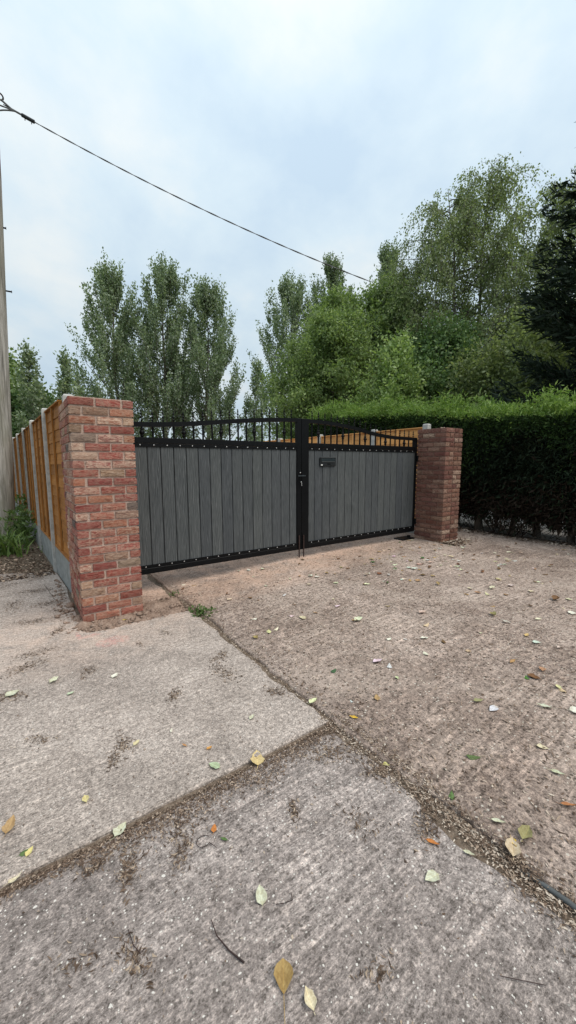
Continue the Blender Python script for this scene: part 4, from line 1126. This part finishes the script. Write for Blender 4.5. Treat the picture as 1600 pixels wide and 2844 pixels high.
# ------------------------------------------------------------------ loose soil round the near pier
def soil_patch():
    r = np.random.default_rng(111)
    nx, ny = 90, 60
    X = np.linspace(-.10, .95, nx); Y = np.linspace(-.30, .30, ny)
    gx, gy = np.meshgrid(X, Y)
    z = np.zeros_like(gx) - .022
    for i in range(90):
        cx, cy, s, h = r.uniform(-.1, .95), r.uniform(-.25, .28), r.uniform(.02, .09), r.uniform(.004, .022)
        z += h * np.exp(-((gx - cx) ** 2 + (gy - cy) ** 2) / (s * s))
    z += r.normal(0, .0035, z.shape)
    z = np.minimum(z, .05)
    edge = np.minimum(np.minimum(gx + .10, .95 - gx), np.minimum(gy + .30, .30 - gy)); z -= .05 * np.exp(-edge / .03)
    V = np.stack([gx, gy, z], -1).reshape(-1, 3)
    i = np.arange(ny - 1)[:, None] * nx + np.arange(nx - 1)[None]; F = np.stack([i, i + 1, i + nx + 1, i + nx], -1).reshape(-1, 4)
    tag(link('loose_soil', np_mesh('loose_soil', V, F, True), MATS['soil']), 'loose pinkish clay soil round the near pier foot', 'soil', kind='stuff')
    # clods
    ico = bmesh.new(); bmesh.ops.create_icosphere(ico, subdivisions=1, radius=1); iv = np.array([v.co[:] for v in ico.verts]); fi = np.array([[v.index for v in f.verts] for f in ico.faces]); ico.free()
    Vs = []; Fs = []; off = 0
    for k in range(900):
        if k < 760:
            x, y = r.uniform(-.06, .92), r.uniform(-.27, .26)
            if 0 < x < .52 and y > -.01: y = -abs(y) * .9 - .01
        else:
            x, y = -.04 - abs(r.normal(0, .07)), r.uniform(-.2, 1.6)
        s = abs(r.normal(0, .008)) ** 1.0 * (2.0 if r.random() < .06 else 1.0) + .0025
        v = iv * s * r.uniform(.5, 1.5, 3) * [1, 1, .6] * (1 + r.normal(0, .16, (len(iv), 1)))
        Vs.append(v + [x, y, s * .4 + (-.008 if k < 760 else .0)]); Fs.append(fi + off); off += len(iv)
    tag(link('soil_clods', np_mesh('soil_clods', np.concatenate(Vs), np.concatenate(Fs)), MATS['soil']), 'crumbled soil clods and stones at the near pier foot', 'soil clods', kind='stuff')
soil_patch()

# ------------------------------------------------------------------ litter
def gz(x, y):
    """ground height"""
    if x > XJ: return zr(x)
    if y < YJ: return Z_NEAR
    return 0.0 if y < 2.2 else -.012
gzv = np.vectorize(gz)

def chips(name, label, pts, lmin, lmax, aspect, mat, seed, lift=.004, tilt=.35, cat='litter'):
    r = np.random.default_rng(seed)
    n = len(pts); a = r.uniform(0, 6.283, n)
    D = np.stack([np.cos(a), np.sin(a), r.normal(0, tilt * .5, n)], 1); D = unit(D)
    S = np.stack([-np.sin(a), np.cos(a), r.normal(0, tilt, n)], 1)
    L = (lmin + (lmax - lmin) * r.random(n) ** 2)[:, None]; Wd = L * (aspect * r.uniform(.5, 1.4, n))[:, None]
    C = np.array(pts, float); C[:, 2] += lift * r.uniform(.5, 1.6, n)
    bend = S * L * r.normal(0, .35, n)[:, None]
    V = np.empty((n, 6, 3)); V[:, 0] = C - D * L / 2; V[:, 1] = C + S * Wd / 2 + bend * .5; V[:, 2] = C + D * L / 2 + bend * .2 + S * Wd * .15; V[:, 3] = C + D * L / 2 + bend * .2 - S * Wd * .2; V[:, 4] = C - S * Wd / 2 + bend * .5; V[:, 5] = C - D * L / 2 - S * Wd * .3
    o = link(name, np_mesh(name, V.reshape(-1, 3), np.arange(6 * n).reshape(-1, 6)[:, [0, 1, 4, 5, 1, 2, 3, 4]].reshape(-1, 4)), mat)
    return tag(o, label, cat, kind='stuff')

r = np.random.default_rng(121)
def with_z(P): return np.column_stack([P, gzv(P[:, 0], P[:, 1])])
# along the long joint
n = 12000; y = np.where(r.random(n) < .45, r.uniform(-3.7, -2.2, n), r.uniform(-3.7, 2.3, n)); x = XJ + r.normal(0, .024, n) * (1 + .6 * np.sin(y * 3.1) ** 2) * np.interp(y, [-3.6, -2.3, -2.0], [1.35, 1.15, .8])
P = np.column_stack([x, y, np.maximum(gzv(x, y), -.012) - .004])
P[:, 2] = np.where(np.abs(x - XJ) < .025, -.016 + .012 * r.random(n), gzv(x, y))
chips('joint_litter', 'brown husks and grit packed along the long slab joint', P, .003, .017, .4, MATS['litter'], 1)
# along the cross joint, spilling on to the near slab
n = 14000; x = r.uniform(-1.2, .9, n)
wid = np.interp(x, [-1.2, -.5, -.3, -.1, .1, .25, .4, .55, .9], [.010, .015, .026, .055, .07, .045, .08, .045, .035])
y = YJ - .02 - np.abs(r.normal(0, 1, n)) * wid
P = np.column_stack([x, y, np.where(y > YJ - .05, -.022 + .012 * r.random(n), Z_NEAR)])
chips('joint_litter', 'dark leaf litter swept against the raised slab edge', P, .003, .015, .4, MATS['litter_dark'], 2)
# litter drifts on the near and left slabs (small swept heaps)
heaps = [(-.184, -2.409, .05, 260), (-.272, -2.33, .03, 140), (-.229, -2.674, .045, 160), (.313, -3.10, .03, 70), (.427, -2.554, .03, 110), (.0, -2.42, .07, 330), (-.109, -1.843, .05, 160), (-.05, -1.77, .05, 130),
         (-.396, -1.491, .05, 130), (.291, -1.52, .05, 170), (-.445, -.602, .09, 320), (-.097, -.913, .06, 140), (.644, -1.44, .09, 320), (.70, -1.25, .08, 240), (.801, -1.833, .05, 170), (-.35, -.40, .10, 320), (-.53, -.95, .07, 260),
         (-.2, -.05, .06, 260), (-.35, .3, .10, 330), (-.22, .75, .11, 420), (-.5, .9, .14, 460), (-.3, 1.3, .13, 520), (-.6, 1.7, .2, 520), (-.25, 1.9, .13, 520), (-.12, .45, .05, 300), (-.10, 1.0, .05, 320), (.52, -.62, .05, 90), (.30, -.70, .04, 70), (.75, -2.4, .10, 420), (.82, -2.9, .06, 300), (.86, -2.62, .05, 260), (.92, -3.2, .06, 300), (.60, -2.75, .07, 140), (-.35, -2.6, .05, 60)]
PT = []
for hx, hy, s, k in heaps:
    k = int(k * 1.15); s *= .85
    a = r.uniform(0, PI); q = r.normal(0, s, (k, 2)) * [1.0, .45]; ca, sa = math.cos(a), math.sin(a)
    PT.append(np.column_stack([hx + q[:, 0] * ca - q[:, 1] * sa, hy + q[:, 0] * sa + q[:, 1] * ca]))
P = np.concatenate(PT); P = P[~((P[:, 0] > -.01) & (P[:, 0] < .53) & (P[:, 1] > -.02) & (P[:, 1] < .64))]
chips('swept_litter', 'small drifts of brown husks and seed bits on the concrete', with_z(P), .004, .022, .28, MATS['litter_brown'], 3)
# rough right slab: dense pale and brown bits
n = 34000; x = .95 + 5.7 * r.random(n) ** 1.4; y = r.uniform(-3.6, 1.6, n)
dn = .5 + .5 * np.sin(x * 2.3 + 1.1 * np.sin(y * 1.9)) * np.sin(y * 2.6 + x * .7)
k = r.random(n) < .25 + .75 * dn; P = np.column_stack([x[k], y[k]]); P = P[~((P[:, 0] > 5.2) & (P[:, 0] < 5.75) & (P[:, 1] > -.06) & (P[:, 1] < .55))]
chips('ground_litter', 'fine brown and pale debris strewn over the rough driveway', with_z(P), .004, .022, .45, MATS['litter'], 4)
n = 9000; x = .95 + 5.6 * r.random(n); y = r.uniform(-3.6, 1.0, n); P = np.column_stack([x, y]); P = P[~((P[:, 0] > 5.2) & (P[:, 0] < 5.75) & (P[:, 1] > -.06) & (P[:, 1] < .55))]
chips('ground_litter', 'dark twig bits strewn over the rough driveway', with_z(P), .012, .05, .12, MATS['litter_dark'], 5)
# sparse specks on the near and left slabs
n = 1500; P = np.column_stack([r.uniform(-1.3, .85, n), r.uniform(-3.6, -.4, n)])
chips('ground_litter', 'scattered pale specks on the smoother concrete slabs', with_z(P), .003, .011, .6, MATS['litter'], 6)
# leaf litter beyond the left slab by the fence
n = 9000; P = np.column_stack([r.uniform(-2.0, .0, n), 1.9 + np.abs(r.normal(0, 1.2, n))]); P[:, 0] = np.minimum(P[:, 0], .02 - .048 * P[:, 1])
chips('verge_litter', 'brown dead leaves lying on the verge by the left fence', with_z(P), .012, .05, .5, MATS['litter_dark'], 7, lift=.008, tilt=.45)
n = 1800; P = np.column_stack([5.2 + np.abs(r.normal(0, .3, n)), r.normal(-.12, .1, n)]); P = P[~((P[:, 0] > 5.22) & (P[:, 0] < 5.72) & (P[:, 1] > -.05))]
chips('pier_litter', 'mortar crumbs and dead leaves at the farther pier foot', with_z(P), .01, .06, .5, MATS['litter'], 8, lift=.01, tilt=.5)
# dead leaf strip along the hedge bottom
n = 2600; P = np.column_stack([6.45 + np.abs(r.normal(0, .35, n)), r.uniform(-3.5, 1.5, n)])
chips('hedge_litter', 'dry leaf litter along the bottom of the hedge', with_z(P), .015, .06, .5, MATS['litter'], 9, lift=.008, tilt=.5)

# ------------------------------------------------------------------ fallen leaves (individuals)
def leaf_mesh(seed, L=1.0, Wd=.62, curl=.25, roll=.2, stalk=.45, tip=1.0, pk=.75):
    r = np.random.default_rng(seed)
    nu, nv = 7, 5
    V = []; F = []
    for i in range(nu):
        u = i / (nu - 1)
        prof = (math.sin(PI * min(1, u ** pk)) ** .8) * (1 - .25 * u * tip) + .02
        prof *= 1 + r.normal(0, .07)
        for j in range(nv):
            v = (j / (nv - 1) - .5) * 2
            x = u * L; y = v * prof * Wd * .5 * (1 + r.normal(0, .04))
            z = curl * (u - .4) ** 2 * L + roll * (abs(v) ** 1.5) * prof * Wd * .5 * r.uniform(.6, 1.4) + r.normal(0, .012) + .05
            V.append((x, y, z))
    for i in range(nu - 1):
        for j in range(nv - 1):
            a = i * nv + j; F.append((a, a + nv, a + nv + 1, a + 1))
    k = len(V); w_ = .012
    sy = r.normal(0, .12)
    for q in (0, .5, 1):
        V += [(-stalk * q, sy * q * q - w_, .06 + .02 * q), (-stalk * q, sy * q * q + w_, .06 + .02 * q)]
    F += [(k, k + 1, k + 3, k + 2), (k + 2, k + 3, k + 5, k + 4)]
    me = np_mesh('fallen_leaf', V, F, True); me.materials.append(MATS['fallen'])
    return me
LM = [leaf_mesh(1, Wd=.86, curl=.25, roll=.30, stalk=.8, pk=1.25, tip=-.2), leaf_mesh(2, Wd=.7, curl=.3, roll=.35, stalk=.3), leaf_mesh(3, Wd=.9, curl=.1, roll=.2, stalk=.2), leaf_mesh(4, Wd=.42, curl=.3, roll=.5, stalk=.3), leaf_mesh(5, Wd=.75, curl=.5, roll=.7, stalk=.15), leaf_mesh(6, Wd=.6, curl=.2, roll=-.25, stalk=.3)]
PALE = (.56, .58, .46); CREAM = (.66, .60, .44); TAN = (.42, .29, .15); GOLD = (.42, .29, .10); ORG = (.50, .20, .06); GRN = (.10, .18, .06); YEL = (.62, .42, .06); WHT = (.72, .72, .64); BRN = (.18, .10, .05)
def fallen(x, y, size, rot, var, col, label, group=None, spots=.4):
    o = bpy.data.objects.new('fallen_leaf', LM[var]); COL.objects.link(o)
    o.location = (x, y, gz(x, y) + .003); o.scale = (size * .8, size * .8 * RNG.uniform(.75, 1.05), size * .8)
    o.rotation_euler = (RNG.normal(0, .06), RNG.normal(0, .06), rot)
    o.color = (*col, spots); tag(o, label, 'leaf', group)
    return o
LV = [
 (.075, -2.99, .088, 1.0, 0, (.34, .235, .095), 'golden brown pointed leaf with a long stalk, at the bottom middle'),
 (.120, -3.060, .060, 1.4, 4, CREAM, 'pale curled dry leaf at the bottom edge below the golden leaf'),
 (.139, -2.778, .075, 1.2, 2, PALE, 'pale green rounded leaf alone on the near slab'),
 (.678, -3.044, .07, 2.9, 2, PALE, 'pale round leaf on the near slab close to the grey hose'),
 (-.196, -2.262, .08, .7, 1, PALE, 'pale green leaf lying in the middle of the cross joint litter'),
 (.266, -2.196, .075, 2.1, 2, (.42, .52, .36), 'green-grey leaf on the raised slab edge'),
 (.418, -2.278, .12, 1.1, 1, (.58, .46, .24), 'large yellow-tan leaf upright in the cross joint litter'),
 (.897, -2.057, .085, .2, 1, (.62, .66, .42), 'white and green leaf at the corner of the left slab'),
 (.546, -1.979, .055, .5, 1, PALE, 'pale green leaf on the left slab near its lower edge'),
 (1.214, -1.895, .068, .3, 5, (.06, .12, .06), 'dark green leaf on the driveway past the slab corner'),
 (1.225, -2.281, .070, .9, 1, TAN, 'tan curled leaf right of the slab corner'),
 (1.028, -2.322, .065, 2.2, 3, YEL, 'narrow yellow leaf beside the slab corner joint'),
 (1.640, -2.621, .07, 5.6, 1, (.30, .30, .16), 'green and tan leaf on the right driveway'),
 (1.954, -2.981, .085, 5.4, 2, WHT, 'largest whitish leaf at the right edge'),
 (1.553, -2.985, .062, 5.2, 1, CREAM, 'cream leaf below the largest whitish leaf'),
 (1.446, -3.086, .068, 5.0, 3, (.52, .56, .42), 'grey-green narrow leaf low at the right edge'),
 (1.013, -3.049, .065, 5.3, 3, PALE, 'narrow pale green leaf right of the long joint'),
 (.973, -2.909, .058, .6, 5, GRN, 'dark green leaf with white fluff by the long joint'),
 (.900, -2.605, .050, 5.7, 1, (.58, .56, .22), 'yellow-green leaf sitting in the long joint'),
 (.750, -2.944, .06, 5.2, 3, ORG, 'orange-brown pointed leaf on the near slab right side'),
 (.115, -2.460, .042, 1.0, 1, ORG, 'small orange leaf below the cross joint'),
 (.146, -2.520, .04, 2.2, 3, GRN, 'small green leaf below the orange one'),
 (-.530, -2.026, .09, 1.2, 1, (.40, .27, .14), 'brown leaf cut by the left edge above the cross joint'),
 (-.522, -2.230, .055, .4, 1, CREAM, 'pale leaf at the left end of the cross joint'),
 (-.490, -2.15, .045, .2, 5, (.10, .16, .06), 'green leaf touching a yellow one at the left edge'),
 (-.316, -.942, .085, .7, 4, PALE, 'pale green folded leaf on the left slab below the pier'),
 (-.543, -.952, .10, .5, 2, PALE, 'big pale green leaf at the left edge of the left slab'),
 (.023, -1.100, .072, .8, 2, WHT, 'whitish leaf in the middle of the left slab'),
 (-.241, -1.142, .055, .2, 1, (.46, .54, .40), 'small grey-green crumpled leaf on the left slab'),
 (-.020, -1.819, .052, .6, 1, (.60, .54, .34), 'yellowish leaf on the lower left slab'),
 (.162, -1.833, .04, 1.1, 3, WHT, 'tiny white leaf on the lower left slab'),
 (.264, -2.054, .04, .2, 1, (.55, .30, .10), 'tiny orange leaf near the raised slab edge'),
 (.193, -1.977, .04, 2.1, 3, (.45, .25, .12), 'tiny rust leaf left of the tiny orange one'),
 (-.260, -2.048, .05, 1.6, 4, (.62, .56, .30), 'crumpled yellow leaf above the cross joint'),
 (2.036, -1.978, .085, 5.8, 1, WHT, 'white leaf with a dark side on the mid driveway'),
 (1.824, -1.842, .06, .2, 1, WHT, 'short white leaf left of the white leaf with a dark side'),
 (2.116, -2.308, .055, .3, 2, (.55, .42, .30), 'pale pinkish leaf on the mid driveway'),
 (2.662, -2.448, .065, .1, 1, (.60, .44, .20), 'tan yellow leaf right of the mid driveway'),
 (2.087, -2.712, .06, .6, 5, (.10, .24, .06), 'bright green leaf on the right driveway'),
 (3.422, -2.489, .095, .5, 2, WHT, 'white leaf at the right edge far up the driveway'),
 (.824, -3.047, .05, 5.1, 3, PALE, 'small pale pointed leaf right of the orange-brown one'),
 (3.671, -2.252, .13, .1, 4, BRN, 'large brown crumpled leaf at the right of the driveway'),
 (1.296, -3.181, .07, 5.4, 3, (.40, .18, .08), 'rusty leaf low at the right edge'),
 (1.00, -3.13, .05, 4.0, 1, YEL, 'small golden leaf in the long joint near the hose'),
 (.33, -.15, .06, 2.7, 3, (.50, .38, .10), 'yellow leaf leaning on the soil at the near pier foot'),
 (-.47, -2.17, .045, .9, 1, (.62, .55, .24), 'yellow leaf touching a green one at the left edge'),
 (.93, -3.17, .09, .5, 4, (.55, .46, .34), 'dry crumpled tan leaf beside the hose end'),
 (1.02, -3.16, .09, .1, 4, (.30, .28, .14), 'olive dry seed cluster by the hose end'),
]
for a in LV: fallen(*a[:6], a[6])
r = np.random.default_rng(131)
CL = {'w': (WHT, 'whitish'), 'c': (CREAM, 'cream'), 't': (TAN, 'tan'), 'b': (BRN, 'dark brown'), 'g': (GRN, 'green')}
def zone(x, y):
    d = math.hypot(x - 5.3, y)
    if y > .0: return 'lying under or beside the gate'
    if x > 5.3: return 'lying between the farther pier and the hedge'
    if d < .9: return 'lying close to the farther pier foot'
    if d < 1.5: return 'lying a stride in front of the farther pier'
    if d < 2.1 and y < -.7: return 'lying two strides out from the farther pier'
    if d < 2.1: return 'lying before the right gate leaf'
    if x > 3.0: return 'lying on the driveway towards the right edge' if y < -1.3 else 'lying on the driveway below the gate middle'
    return 'lying on the driveway near the drop bolts' if y > -1.0 else ('lying on the driveway right of the left slab' if y > -2.0 else 'lying on the driveway beside the long joint')
cnt = 0
while cnt < 250:
    x = r.uniform(1.05, 6.2); y = r.uniform(-3.0, .6)
    # denser in front of the farther pier, as they were blown there
    dd = math.exp(-((x - 3.9) / 1.3) ** 2 - ((y + .9) / .8) ** 2)
    if r.random() > .18 + .82 * dd: continue
    if 5.15 < x < 5.8 and -.12 < y: continue
    k = r.choice(list('wctbg'), p=[.34, .26, .22, .15, .03]); c, cn = CL[k]
    fallen(x, y, r.uniform(.04, .10), r.uniform(0, 6.28), int(r.integers(1, 6)), tuple(v * r.uniform(.8, 1.1) for v in c), 'small %s fallen leaf %s' % (cn, zone(x, y)), 'small %s leaves %s' % (cn, zone(x, y)))
    cnt += 1

# twigs and the hose
def twig(label, pts, rad, mat='rust'):
    m = MB(); m.tube(pts, rad, 6)
    c = Vector(pts[0]); me = m
    o = m.build('fallen_twig', MATS[mat]); tag(o, label, 'twig'); return o
z = Z_NEAR + .006
twig('thin reddish twig lying on the near slab', [(-.01, -2.72, z), (-.015, -2.77, z + .004), (.0, -2.82, z), (.022, -2.87, z)], [.0012, .0018, .0024, .003])
twig('curled dark stalk ring on the near slab', [(.07 + .025 * math.cos(t), -2.47 + .022 * math.sin(t), z) for t in np.linspace(.3, 5.4, 14)] + [(.10, -2.52, z)], .0013)
twig('curly dark stalk beside the pale rounded leaf', [(.175, -2.80, z), (.20, -2.82, z + .008), (.225, -2.82, z), (.235, -2.80, z)], .0013)
twig('thin bent twig on the near slab lower left', [(-.225, -2.60, z), (-.222, -2.65, z), (-.21, -2.68, z), (-.195, -2.675, z)], .0013)
twig('thin straight twig on the near slab lower right', [(.58, -3.30, z), (.66, -3.38, z)], .001)
m = MB(); m.tube([(.925, -3.20, -.012), (.93, -3.27, -.003), (.935, -3.34, .0), (.93, -3.45, .0), (.92, -3.8, 0)], [.007, .008, .009, .009, .009], 10)
tag(m.build('hose', MATS['hose']), 'grey hose lying in the long joint at the bottom right', 'hose')
SC.cycles.use_denoising = True
